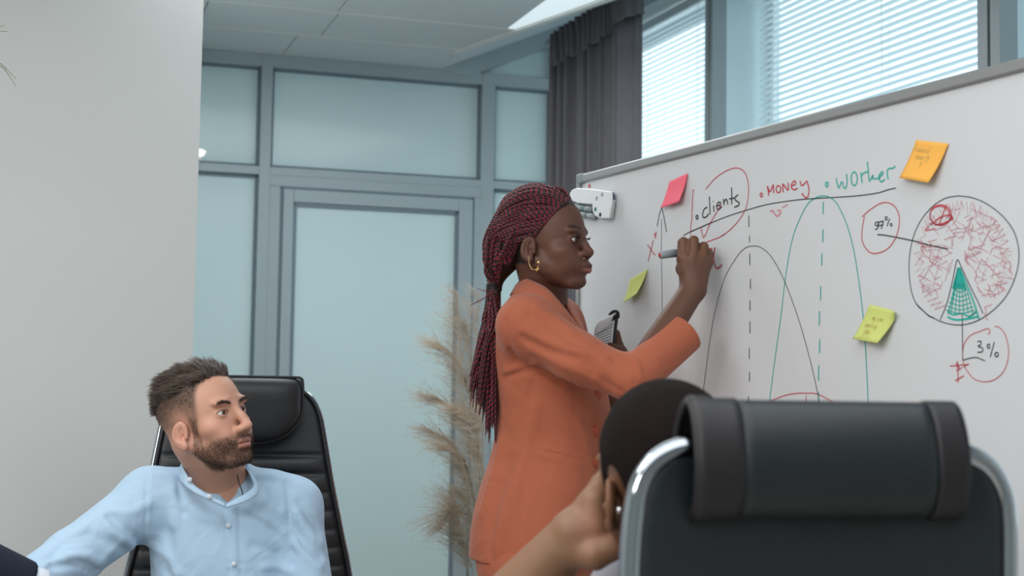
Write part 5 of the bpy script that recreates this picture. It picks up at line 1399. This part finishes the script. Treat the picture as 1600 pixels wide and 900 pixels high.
# trousers, shoes (below the frame)
def seated_legs(owner, hip, f, mt, spread=.10):
    l = np.array([-f[1], f[0], 0]); T2 = Field(hip - (.75, .75, hip[2]) + UP * .0, hip + (.75, .75, .22), .012)
    for s in (-1, 1):
        h_ = hip + l * s * .09 + UP * .03; k_ = hip + f * .43 + l * s * spread + UP * .03; a_ = k_ + f * .02; a_[2] = .10
        T2.add(Cap(h_, k_, .088, .068), .03); T2.add(Cap(k_, a_, .066, .05), .02)
    T2.add(Ell(hip + UP * .06, (.14, .17, .11), np.array([f, l, UP])), .05)
    v_, f_ = T2.mesh(1); mk('trousers', v_, f_, M[mt], owner)
    for s in (-1, 1):
        c = hip + f * .45 + l * s * spread; c = np.array([c[0], c[1], 0.0])
        sf = Field(c - (.25, .25, .01), c + (.25, .25, .14), .007); sf.add(Cap(c + UP * .04, c + f * .16 + UP * .035, .042, .036), 0); sf.add(Half(c + UP * .004, -UP, c - .3, c + (.3, .3, .03)), 0, True)
        v_, f_ = sf.mesh(1); mk('shoe', v_, f_, M['shoe'], owner)
mhip = np.array([P(350, 900, 3.2)[0], 3.25, .50])
seated_legs(man, mhip, tf, 'trouser')
# hand of the man, resting below the frame
def simple_hand(w_, d, up, scale=1.0, spread=.6):
    d = unit(d); sd = unit(np.cross(d, up)); u = np.cross(sd, d); hf_ = Field(w_ - .16, w_ + .16, .0035)
    hf_.add(Cap(w_ - d * .05, w_, .028, .026), 0); hf_.add(Ell(w_ + d * .05, (.045, .038, .016), np.array([d, sd, u])), .012)
    for k_ in range(4):
        o = (k_ - 1.5) * .019; b_ = w_ + d * .085 + sd * o; L_ = (.068, .078, .072, .056)[k_]
        finger(hf_, [b_, b_ + d * L_ * .45 + sd * o * .3 - u * .004, b_ + d * L_ * .8 + sd * o * .4 - u * .016, b_ + d * L_ * .95 - u * .03], [.0095, .009, .008, .007], .003)
    finger(hf_, [w_ + d * .02 + sd * -.03, w_ + d * .05 - sd * .052 - u * .01, w_ + d * .08 - sd * .06 - u * .015], [.013, .011, .009], .005)
    return hf_.mesh(1)
v_, f_ = simple_hand(w1 + unit(w1 - e1) * .03, unit(w1 - e1), UP); mk('hand', v_, f_, M['skin'], man, col=flat(v_, MS))
v_, f_ = simple_hand(w2 + unit(w2 - e2) * .03, unit(w2 - e2), UP); mk('hand', v_, f_, M['skin'], man, col=flat(v_, MS))

# ------------------------------------------------------------------ office chairs
def chair_base(parent, c, top, f, mt=None):
    b = MB(); b.tube([c + UP * .10, c + UP * .30], .03, 16); b.tube([c + UP * .28, c + UP * top], .022, 16); b.build('gas_lift', M['chrome'], parent, True)
    l = np.array([-f[1], f[0], 0])
    for k_ in range(5):
        a = 2 * math.pi * k_ / 5 + .3; d = math.cos(a) * f + math.sin(a) * l
        b = MB(); b.tube([c + UP * .11, c + d * .17 + UP * .10, c + d * .31 + UP * .075], [.026, .022, .015], 10); b.build('base_leg', M['chrome'], parent, True)
        b = MB(); t = np.cross(d, UP); cc = c + d * .31 + UP * .029
        b.tube([cc - t * .022, cc + t * .022], .028, 14); b.build('castor', M['blackp'], parent, True)
def chair_seat(parent, c, f, zs, wd=.25, dp=.25):
    l = np.array([-f[1], f[0], 0]); b = MB(); n = 18; V = []
    ring = [(math.copysign(abs(math.cos(a)) ** .5, math.cos(a)), math.copysign(abs(math.sin(a)) ** .5, math.sin(a))) for a in np.linspace(0, 2 * math.pi, 32, endpoint=False)]
    for (k_, z_) in ((.0, 0), (.9, 0), (1.0, .02), (1.0, .06), (.93, .085), (.6, .095), (0, .098)):
        V += [c + f * (dp * k_ * u) + l * (wd * k_ * v) + UP * (zs + z_) for u, v in ring]
    Fc = [(j * 32 + i, j * 32 + (i + 1) % 32, (j + 1) * 32 + (i + 1) % 32, (j + 1) * 32 + i) for j in range(6) for i in range(32)]
    return mk('seat', V, Fc, M['leather'], parent)

# --- his chair: tall padded back with horizontal rolls, chrome edge, head pillow
LB, RB = P(250, 690, 3.43), P(506, 690, 3.53)
cx_ = unit(RB - LB); cx_[2] = 0; cx_ = unit(cx_); cn = np.array([cx_[1], -cx_[0], 0]); 
mid = (LB + RB) / 2; hwid = np.linalg.norm((RB - LB)[:2]) / 2
def cback(x_, y_):                      # image point -> (u, z) on the chair's back plane
    q = on_plane(x_, y_, mid, cn); return float(np.dot(q - mid, cx_)), float(q[2])
chair1 = thing('office_chair', (mid[0], mid[1] , 0), 'black leather office chair with head pillow behind the man in the blue shirt', 'chair', None)
right = spline([cback(*p) for p in ((440, 594), (468, 608), (487, 624), (499, 648), (506, 690), (515, 750), (528, 820), (543, 900), (552, 980))], 8)
seams = [cback(480, y_)[1] for y_ in (711, 739.5, 769, 798, 826, 854, 882, 910, 938, 966)]
ztop = right[0][1]; zbot = .50
def halfw(z_):
    zs_ = right[::-1, 1]; us_ = right[::-1, 0]; return float(np.interp(z_, zs_, us_))
nz_, nu_ = 150, 26; V = []
zz = np.concatenate([np.linspace(zbot, ztop - .06, 120), ztop - .06 * (1 - np.sin(np.linspace(0, math.pi / 2, 31)[1:]))])
for z_ in zz:
    h_ = halfw(z_)
    for k_ in range(nu_ + 1):
        a = -1 + 2 * k_ / nu_; prof = (1 - abs(a) ** 5)
        g = 1.0
        gr = max([math.exp(-((z_ - s_) / .0038) ** 2) for s_ in seams] + [0])
        roll = .0
        if z_ < seams[0]:
            roll = .006 * abs(math.sin(math.pi * (seams[0] - z_) / (seams[0] - seams[1])))
        curve = .05 * ((z_ - .85) / .4) ** 2
        V.append(mid + cx_ * (h_ * a) + cn * (.022 * prof - .012 * gr * prof + roll * prof - curve + .03 * a * a) + UP * (z_ - mid[2]))
n1 = len(V)
for z_ in zz:
    h_ = halfw(z_)
    for k_ in range(nu_ + 1):
        a = -1 + 2 * k_ / nu_; curve = .05 * ((z_ - .85) / .4) ** 2
        V.append(mid + cx_ * (h_ * a * .985) + cn * (-.035 - curve + .03 * a * a) + UP * (z_ - mid[2]))
m_ = nu_ + 1; K = len(zz)
Fc = [(j * m_ + i, j * m_ + i + 1, (j + 1) * m_ + i + 1, (j + 1) * m_ + i) for j in range(K - 1) for i in range(nu_)]
Fc += [(n1 + a + 0, n1 + d, n1 + c_, n1 + b_) for a, b_, c_, d in Fc]
Fc += [(j * m_, (j + 1) * m_, n1 + (j + 1) * m_, n1 + j * m_) for j in range(K - 1)] + [(j * m_ + nu_, n1 + j * m_ + nu_, n1 + (j + 1) * m_ + nu_, (j + 1) * m_ + nu_) for j in range(K - 1)]
Fc += [((K - 1) * m_ + i, (K - 1) * m_ + i + 1, n1 + (K - 1) * m_ + i + 1, n1 + (K - 1) * m_ + i) for i in range(nu_)] + [(i + 1, i, n1 + i, n1 + i + 1) for i in range(nu_)]
mk('backrest', V, Fc, M['leather'], chair1)
# piping round the edge and the chrome side frame
edge = [(halfw(z_), z_) for z_ in zz]
for s in (-1, 1):
    b = MB(); pts = [mid + cx_ * (s * u) + cn * (.004 - .05 * ((z_ - .85) / .4) ** 2 + .03) + UP * (z_ - mid[2]) for u, z_ in edge]; b.tube(pts[::3] + [pts[-1]], .0045, 8); b.build('piping', M['leather'], chair1, True)
pts = [mid - cx_ * (u + .004) + cn * (-.020 - .05 * ((z_ - .85) / .4) ** 2 + .03) + UP * (z_ - mid[2]) for u, z_ in edge[::4] if z_ < ztop - .03]
for s in (-1, 1):
    b = MB(); b.tube([mid + cx_ * s * (np.dot(mid - p, cx_)) + (p - mid - cx_ * np.dot(p - mid, cx_)) for p in pts], .0075, 12); b.build('side_frame', M['chrome'], chair1, True)
# head pillow
o_ = [cback(*p) for p in ((365, 592), (420, 590), (455, 589.5), (467, 591), (470, 600), (470, 630), (468, 648), (456, 668), (438, 682), (410, 690), (380, 691))]
hw2 = max(p[0] for p in o_); zt2 = max(p[1] for p in o_) ; zb2 = min(p[1] for p in o_)
out = spline(o_[2:], 5); out = np.vstack([out, [0, zb2 - .001]]); out = np.vstack([[0, zt2], out])
ring = list(out) + [(-u, z_) for u, z_ in out[::-1][1:-1]]
rz = np.array(sorted([(z_, u) for u, z_ in out[1:-1]])); V = []; nzp, nup = 36, 36
zs_l = zb2 + (zt2 - zb2) * (.5 - .5 * np.cos(np.linspace(0, math.pi, nzp + 1)))
for z_ in zs_l:
    t = (z_ - (zt2 + zb2) / 2) / ((zt2 - zb2) / 2); hw_ = np.interp(z_, rz[:, 0], rz[:, 1])
    if t < -.999: hw_ = rz[0, 1] * .6
    for k_ in range(nup + 1):
        a = math.sin((-.5 + k_ / nup) * math.pi); pr_ = max(0, 1 - abs(a) ** 5) ** .5 * max(0, 1 - abs(t) ** 5) ** .5
        V.append(mid + cx_ * (hw_ * a) + cn * (.030 + .05 * pr_) + UP * (z_ - mid[2]))
Fc = np.array([(j * (nup + 1) + i, j * (nup + 1) + i + 1, (j + 1) * (nup + 1) + i + 1, (j + 1) * (nup + 1) + i) for j in range(nzp) for i in range(nup)])
pil = mk('head_pillow', V, Fc, M['leather'], chair1); so = pil.modifiers.new('thick', 'SOLIDIFY'); so.thickness = .02; so.offset = -1
b = MB(); b.tube([mid + cx_ * u + cn * (.046) + UP * (z_ - mid[2]) for u, z_ in ring] + [mid + cx_ * ring[0][0] + cn * .046 + UP * (ring[0][1] - mid[2])], .0035, 6, caps=False); b.build('piping', M['leather'], pil, True)
cc = np.array([mhip[0], mhip[1], 0]); chair_seat(chair1, cc + cn * -.02, cn, .375); chair_base(chair1, cc, .38, cn)
b = MB(); b.tube(spline([mid + UP * (.52 - mid[2]) + cn * -.02, mid + UP * (.42 - mid[2]) + cn * .02, cc + UP * .38 + cn * -.1], 6), .02, 10); b.build('back_bracket', M['chrome'], chair1, True)

# --- the foreground chair, seen from behind
FY0, FY1 = 1.69, 1.78
fl_, fr_ = P(986, 800, FY0), P(1573, 800, FY1)
fx = unit((fr_ - fl_) * (1, 1, 0)); fn = np.array([fx[1], -fx[0], 0]); fm = (fl_ + fr_) / 2
def fb(x_, y_, d=0.0):
    q = on_plane(x_, y_, fm + fn * d, fn); return q
def fbu(x_, y_): q = fb(x_, y_); return float(np.dot(q - fm, fx)), float(q[2])
chair2 = thing('office_chair', (fm[0], fm[1], 0), 'large black office chair with chrome tube frame seen from behind in the foreground', 'chair', None)
tr = [fbu(*p) for p in ((985, 1010), (984, 900), (990, 810), (1001, 757), (1024, 722), (1056, 703), (1095, 697), (1150, 700))]
tr2 = [fbu(*p) for p in ((1420, 700), (1480, 704), (1512, 710), (1543, 730), (1564, 765), (1572, 810), (1573, 900), (1573, 1010))]
zlow = .50
path = [(tr[0][0], zlow)] + tr + tr2 + [(tr2[-1][0], zlow)]
sp = spline(path, 10); b = MB(); b.tube([fm + fx * u + UP * (z_ - fm[2]) - fn * .0 for u, z_ in sp], .0132, 18); b.build('tube_frame', M['chrome'], chair2, True)
# leather panel stretched between the tubes (slightly in front of the tube's back)
def inset(z_): 
    zl_ = [p[1] for p in tr][:7]; return None
zlv = np.linspace(zlow, fbu(1250, 712)[1], 60); V = []
lsp = spline([(tr[0][0], zlow)] + tr, 10); rsp = spline(tr2 + [(tr2[-1][0], zlow)], 10)
for k2, d0 in ((0, .010), (1, -.030)):
    for z_ in zlv:
        ul = np.interp(z_, lsp[:, 1], lsp[:, 0]); ur = np.interp(-z_, -rsp[:, 1], rsp[:, 0])
        for k_ in range(25):
            a = k_ / 24; u = ul + .006 + (ur - ul - .012) * a
            V.append(fm + fx * u + fn * (d0 - .016 * math.sin(math.pi * a) * (1 if k2 == 0 else -.6)) + UP * (z_ - fm[2]))
n1 = 60 * 25; Fc = [(j * 25 + i, j * 25 + i + 1, (j + 1) * 25 + i + 1, (j + 1) * 25 + i) for j in range(59) for i in range(24)]
Fc += [tuple(n1 + i for i in f_[::-1]) for f_ in Fc]
for j in range(59): Fc += [(j * 25, (j + 1) * 25, n1 + (j + 1) * 25, n1 + j * 25), (j * 25 + 24, n1 + j * 25 + 24, n1 + (j + 1) * 25 + 24, (j + 1) * 25 + 24)]
Fc += [(59 * 25 + i, 59 * 25 + i + 1, n1 + 59 * 25 + i + 1, n1 + 59 * 25 + i) for i in range(24)]
mk('backrest', V, Fc, M['leather_b'], chair2)
# wrap-around head pillow: a leather roll over the top of the tube with trim bands and open ends
pu0, pz0 = fbu(1078, 715); pu1, _ = fbu(1492, 715)
ztp = fbu(1290, 634)[1]; zbt = fbu(1290, 806)[1]; zc_ = (ztp + zbt) / 2; hh_ = (ztp - zbt) / 2
prof = []
for a in np.linspace(0, 2 * math.pi, 40, endpoint=False):     # drop-shaped section: d towards the camera, z up
    c_, s_ = math.cos(a), math.sin(a)
    prof.append((.046 * c_ * (1 - .18 * s_) * (.8 if c_ > 0 else 1.15) - .012, zc_ + hh_ * s_))
def roll(name, u0, u1, k, material, n=8, inner=.0, sag=True, caps=False):
    V = []; us = np.linspace(u0, u1, n + 1)
    for u in us:
        t = (u - pu0) / (pu1 - pu0); kk = k * (1 - .0 * t)
        for d, z_ in prof:
            V.append(fm + fx * u + fn * (d * kk + .006) + UP * (zc_ + (z_ - zc_) * kk * (1.03 if t < .06 else 1.0) - fm[2]))
    m_ = len(prof); Fc = [(j * m_ + i, j * m_ + (i + 1) % m_, (j + 1) * m_ + (i + 1) % m_, (j + 1) * m_ + i) for j in range(n) for i in range(m_)]
    o = mk(name, V, Fc, material, chair2); so = o.modifiers.new('thick', 'SOLIDIFY'); so.thickness = .006; so.offset = -1; return o
e0_, e1_ = fbu(1150, 715)[0], fbu(1447, 715)[0]
hp_ = roll('head_pillow', e0_ - .002, e1_ + .002, 1.0, M['leather_b'], 16)
roll('trim_band', pu0, e0_, 1.03, M['vinyl'], 6); roll('trim_band', e1_, pu1, 1.03, M['vinyl'], 6)
for u in (pu0, pu1):
    b = MB(); b.tube([fm + fx * u + fn * (d * 1.03 + .006) + UP * (zc_ + (z_ - zc_) * 1.04 - fm[2]) for d, z_ in prof + prof[:1]], .0045, 8, caps=False); b.build('piping', M['vinyl'], chair2, True)
for u in (e0_, e1_):
    b = MB(); b.tube([fm + fx * u + fn * (d * 1.035 + .006) + UP * (zc_ + (z_ - zc_) * 1.035 - fm[2]) for d, z_ in prof + prof[:1]], .002, 6, caps=False); b.build('piping', M['vinyl'], chair2, True)
# stuffing roll inside the pillow, recessed at the open ends
b = MB(); V = []
for u in (pu0 + .02, pu1 - .02): V += [fm + fx * u + fn * (d * .85 + .004) + UP * (zc_ + (z_ - zc_) * .86 - fm[2]) for d, z_ in prof]
m_ = len(prof); b.add(V, [(i, (i + 1) % m_, m_ + (i + 1) % m_, m_ + i) for i in range(m_)] + [tuple(range(m_))[::-1], tuple(range(m_, 2 * m_))]); b.build('stuffing', M['blackp'], chair2)
sc_ = np.array([fm[0], fm[1], 0]) - fn * .27; chair_seat(chair2, sc_, -fn, .375); chair_base(chair2, sc_, .38, -fn)
for uu in (tr[0][0], tr2[-1][0]):
    b = MB(); p_ = fm + fx * uu + UP * (zlow - fm[2]); b.tube(spline([p_, p_ - UP * .08 - fn * .03, p_ - UP * .11 - fn * .2, p_ - UP * .11 - fn * .4], 6), .0132, 12); b.build('tube_frame', M['chrome'], chair2, True)

# ------------------------------------------------------------------ third person: back of the head, chin on the fist
TY = 2.02
third = thing('person', (P(1100, 880, TY + .1)[0], P(1100, 880, TY)[1] + .12, 0), 'person with cropped dark hair seen from behind, head resting on a fist', 'person', None)
F3 = np.array([-.33, .944, .02]); 
yaw3 = math.degrees(math.atan2(F3[0], -F3[1]))
tfr = face_frame(yaw3, 2, -6, P(1040, 744, 1.97))
th_ = head_field(tfr, [(P(1075, 860, TY + .06), .062), (P(1095, 920, TY + .08), .075)], h=.0026, g=dict(nose_w=1.2, lips=1.3, jaw=1.03, throat=False), scale=1.16)
V3, F3_ = th_.mesh(1); W3 = tfr[0] + (V3 * 1.16) @ tfr[1]
x, y, z = V3[:, 0], V3[:, 1], V3[:, 2]
col = flat(V3, (122, 84, 62))
earm = np.clip(2 * (blob(V3, (.08, -.012, -.02), (.018, .022, .036)) + blob(V3, (-.08, -.012, -.02), (.018, .022, .036))), 0, 1)
crop = sstep(-.075, -.05, z) * (1 - sstep(.02, .032, y - np.where(z > .03, .9 * (z - .03), 0))) * (1 - earm)
col = mixc(col, lin((30, 25, 26)), crop * .96)
hand3 = Field(P(760, 960, 1.95) - .03, P(1000, 735, 2.12) + .03, .0025)
w3 = P(893, 838, 2.0)
hand3.add(Cap(P(790, 960, 2.04), w3, .052, .034), 0)
k3 = [P(922, 786, 2.0), P(928, 802, 1.985), P(931, 819, 1.98), P(931, 838, 1.98)]
finger(hand3, [P(915, 806, 2.0), P(929, 782, 1.985), P(938, 757, 2.0), P(946, 742, 2.03)], [.020, .0155, .0135, .011], .006)
for fy in (831, 849): finger(hand3, [P(950, fy - 4, 2.03), P(962, fy - 1, 1.99), P(970, fy + 1, 1.975)], [.011, .0112, .0102], .003)
for q in k3: hand3.add(Cap(P(905, 832, 1.995), q, .026, .0165), .018)
for k_, q in enumerate(k3):
    a = q + (.008, .020, .004 - .003 * k_); b_ = a + (.010, .026, -.006); finger(hand3, [q, a, b_, b_ + (.002, .014, -.010)], [.0145, .0125, .0115, .010], .004)
finger(hand3, [P(897, 862, 1.985), P(930, 868, 1.965), P(955, 858, 1.965), P(972, 846, 1.972)], [.022, .018, .0145, .012], .012)
for a_, b_ in zip(k3[:-1], k3[1:]):
    c_ = (a_ + b_) / 2; hand3.fold([c_ + (-.004, -.014, 0), c_ + (.014, -.008, 0), c_ + (.03, .006, -.006)], .004, -.004)
V4, F4 = hand3.mesh(1)
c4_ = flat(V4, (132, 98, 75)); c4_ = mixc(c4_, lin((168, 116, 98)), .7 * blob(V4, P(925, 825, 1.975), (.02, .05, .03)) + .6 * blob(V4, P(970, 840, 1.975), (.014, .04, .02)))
tb = Field(P(950, 1200, 1.95) - (0, .05, .05), P(1300, 860, 2.4), .01); tb.add(Ell(P(1120, 960, 2.14), (.15, .09, .12)), 0); tb.add(Cap(P(1120, 980, 2.14), P(1130, 1150, 2.12), .10, .10), .05)
V5, F5 = tb.mesh(1)
Vm, Fm, Cm = merge([(W3, F3_, col), (V4, F4, c4_), (V5, F5, flat(V5, (122, 84, 62)))])
mk('body', Vm, Fm, M['skin'], third, col=Cm)
N3 = normals(W3, F3_); keep = (crop[F3_] > .45).all(1); ids = np.unique(F3_[keep]); remap = np.full(len(W3), -1); remap[ids] = np.arange(len(ids))
mk('hair', W3[ids] + N3[ids] * (.0035 * sstep(.45, .9, crop[ids]) - .0005)[:, None], remap[F3_[keep]], M['cropped'], third)
mb = MB(); ball(mb, P(968, 797, 1.90), .0045); mb.build('earring', M['silver'], third, True)
ts = Field((P(930, 900, 2)[0] - .05, 1.92, .45), (P(1330, 900, 2)[0], 2.45, P(1100, 850, 2.1)[2] + .02), .007)
rows = [(P(1120, py, 2.15)[2], P(1120, py, 2.15)[0], 2.16, a_, b_) for py, a_, b_ in ((860, .05, .06), (880, .075, .10), (910, .10, .17), (960, .12, .19), (1050, .12, .18), (1250, .13, .18))]
ts.add(Stack(rows, (-.3, .95, 0)), 0)
ts.add(Cap(P(985, 920, 2.14), P(900, 1080, 2.0), .06, .055), .04); ts.add(Cap(P(900, 1080, 2.0), P(820, 1010, 2.03), .05, .046), .03); ts.add(Cap(P(1270, 920, 2.2), P(1300, 1100, 2.2), .06, .055), .04)
v_, f_ = ts.mesh(1); mk('shirt', v_, f_, M['greyshirt'], third)
seated_legs(third, np.array([P(1150, 900, 2.1)[0], 2.12, .51]), unit((-.1, 1, 0)), 'trouser')

# ------------------------------------------------------------------ fourth person: only the navy sleeve reaches into the frame
four = thing('person', (-1.42, 2.75, 0), 'person in a navy suit, only sleeve and white cuff showing at lower left', 'person', None)
N4 = Field((-1.85, 2.45, .50), (P(70, 880, 2.8)[0] + .04, 3.05, 1.16), .006)
rows = [(.50, -1.48, 2.76, .13, .17), (.75, -1.48, 2.76, .13, .17), (.98, -1.48, 2.76, .125, .185), (1.06, -1.48, 2.76, .10, .16), (1.11, -1.48, 2.76, .06, .08)]
N4.add(Stack(rows, (.9, -.3, 0)), 0)
se, sw_ = P(-70, 872, 2.74), P(46, 914, 2.80)
N4.add(Cap((-1.42, 2.66, 1.0), (-1.36, 2.62, .88), .075, .066), .04); N4.add(Cap((-1.36, 2.62, .88), se, .066, .060), .03); N4.add(Cap(se, sw_, .060, .044), .02)
N4.add(Half(sw_ + unit(sw_ - se) * .0, unit(sw_ - se), sw_ - .08, sw_ + .08), 0, True)
v_, f_ = N4.mesh(2); mk('suit_jacket', v_, f_, M['suit'], four)
b = MB(); sd = unit(sw_ - se); b.tube([sw_ - sd * .03, sw_ + sd * .022, sw_ + sd * .026], [.038, .0385, .037], 24); b.build('shirt_cuff', M['cuff'], four, True)
v_, f_ = simple_hand(sw_ + sd * .045, sd, UP)
ffr = face_frame(75, 0, 0, (-1.44, 2.74, 1.30))
fh_ = head_field(ffr, [((-1.46, 2.76, 1.16), .058), ((-1.47, 2.76, 1.08), .07)], h=.0035); V6, F6 = fh_.mesh(1); W6 = ffr[0] + V6 @ ffr[1]
c6_ = flat(V6, (200, 156, 134)); c6_ = mixc(c6_, lin((50, 42, 38)), sstep(-.01, .02, V6[:, 2]) * (1 - sstep(.03, .05, V6[:, 1] - .5 * np.clip(V6[:, 2] - .04, 0, 1))))
Vm, Fm, Cm = merge([(W6, F6, c6_), (v_, f_, flat(v_, (200, 156, 134)))])
mk('body', Vm, Fm, M['skin'], four, col=Cm)
fhip = np.array([-1.48, 2.76, .52]); seated_legs(four, fhip, unit((.9, -.3, 0)), 'suit')
st4 = thing('office_chair', (-1.5, 2.78, 0), 'black office chair left of the photo under the person in the navy suit', 'chair', None)
chair_seat(st4, np.array([-1.5, 2.78, 0]), unit((.9, -.3, 0)), .375); chair_base(st4, np.array([-1.5, 2.78, 0]), .38, unit((.9, -.3, 0)))

# ------------------------------------------------------------------ pampas grass by the door, dry plant at the far left
PY = 4.9
pam = thing('pampas_grass', (P(748, 1000, PY)[0], PY, 0), 'tall dried pampas grass standing beside the glass door behind the woman', 'plant', None)
vx = P(752, 1000, PY)[0]
b = MB(); b.tube([(vx, PY, .0), (vx, PY, .02), (vx, PY, .2), (vx, PY, .38), (vx, PY, .5), (vx, PY, .52)], [.09, .11, .13, .09, .06, .065], 28); b.build('vase', M['pot'], pam, True)
R = random.Random(3)
plumes = [([(752, 1010), (738, 760), (722, 580), (714, 455)], .42, 1), ([(754, 1010), (750, 740), (746, 560), (749, 458)], .40, 1), ([(752, 1010), (745, 680), (718, 570), (684, 538)], .45, 1), ([(752, 1010), (742, 720), (712, 645), (676, 618)], .5, 1), ([(752, 1010), (742, 780), (712, 700), (672, 672)], .5, 1),
          ([(754, 1010), (742, 860), (715, 790), (690, 826)], .4, 1), ([(756, 1010), (750, 740), (738, 660), (716, 640)], .5, 0), ([(758, 1010), (760, 800), (754, 700), (757, 628)], .5, 0), ([(752, 1010), (734, 900), (722, 840), (708, 770)], .4, 1), ([(756, 1010), (752, 860), (742, 780), (728, 720)], .6, 0), ([(752, 1010), (738, 800), (722, 720), (700, 700)], .45, 1), ([(754, 1010), (748, 700), (738, 580), (728, 500)], .45, 1), ([(757, 1010), (757, 800), (748, 690), (735, 590)], .5, 1), ([(752, 1010), (740, 900), (730, 850), (712, 800)], .4, 1), ([(755, 1010), (748, 900), (740, 820), (726, 770)], .5, 0)]
for pi_, (pp, dens, kind_) in enumerate(plumes):
    dy = R.uniform(-.08, .08); base3 = [np.array([vx, PY, .45])] + [P(x_, y_, PY + dy) for x_, y_ in pp[1:]]
    ax = spline(base3, 14); mb = MB(); mb.tube(ax, np.linspace(.0022, .0007, len(ax)), 5)
    L = len(ax); mb.build('stalk', M['pampas'], pam, True)
    roots, dirs, lens = [], [], []
    n = 150
    for k_ in range(n):
        t = .36 + .64 * R.random() ** .8; i = min(L - 2, int(t * (L - 1))); p = ax[i] + (ax[i + 1] - ax[i]) * R.random(); tg = unit(ax[i + 1] - ax[i])
        sd = unit(np.array([R.gauss(-.75, .6), R.gauss(0, .5), R.gauss(.15, .35)]))
        d = unit(tg * (.75 if kind_ else .6) + sd * .85); roots.append(p); dirs.append(d)
        lens.append((.06 + .095 * math.sin(math.pi * min(1, (t - .30) / .7)) ** .7) * R.uniform(.5, 1.15) * (1.0 if kind_ else .75))
    strands('plume', np.array(roots), np.array(dirs), np.array(lens), .0007 if kind_ else .0010, M['pampas'] if kind_ else M['pampas2'], pam, bend=np.tile((-.10, 0, -.10), (n, 1)), K=4, kind='stuff')
    # feathery side hairs of every strand
    rr_, dd_, ll_ = [], [], []
    for p, d, l in zip(roots, dirs, lens):
        for q in range(4):
            t = R.uniform(.25, 1); rr_.append(p + d * l * t + np.array((-.10, 0, -.10)) * l * t * t); dd_.append(unit(d + np.array([R.gauss(0, .5), R.gauss(0, .5), R.gauss(0, .5)]))); ll_.append(R.uniform(.012, .026))
    strands('plume_hairs', np.array(rr_), np.array(dd_), np.array(ll_), .00038, M['pampas'] if kind_ else M['pampas2'], pam, K=3, kind='stuff')
dp = thing('dry_plant', (-1.75, 3.3, 0), 'dry plant whose thin grey blades reach in at the upper left edge', 'plant', None)
b = MB(); b.tube([(-1.75, 3.3, 0), (-1.75, 3.3, .02), (-1.75, 3.3, .3), (-1.75, 3.3, .32)], [.10, .11, .15, .155], 24); b.build('pot', M['pot'], dp, True)
b = MB(); b.tube(spline([(-1.75, 3.3, .3), (-1.74, 3.3, 1.1), (-1.72, 3.25, 1.75), (-1.6, 3.15, 1.98)], 8), [.012] * 25, 8); b.build('stem', M['straw'], dp, True)
for pts in (((-110, 95), (-45, 62), (-10, 46), (8, 39)), ((-110, 95), (-50, 66), (-10, 51), (13, 49)), ((-110, 95), (-40, 88), (-2, 98), (14, 112), (25, 123.5)), ((-110, 95), (-40, 92), (0, 103), (14, 118), (25, 135)), ((-110, 95), (-60, 70), (-20, 74), (0, 86))):
    b = MB(); s_ = spline([P(x_, y_, 3.1) for x_, y_ in pts], 8); b.tube(s_, np.linspace(.0016, .0005, len(s_)), 5); b.build('blade', M['straw'], dp, True)
b = MB(); b.tube([(-1.6, 3.15, 1.98), P(-110, 95, 3.1)], .006, 6); b.build('twig', M['straw'], dp, True)
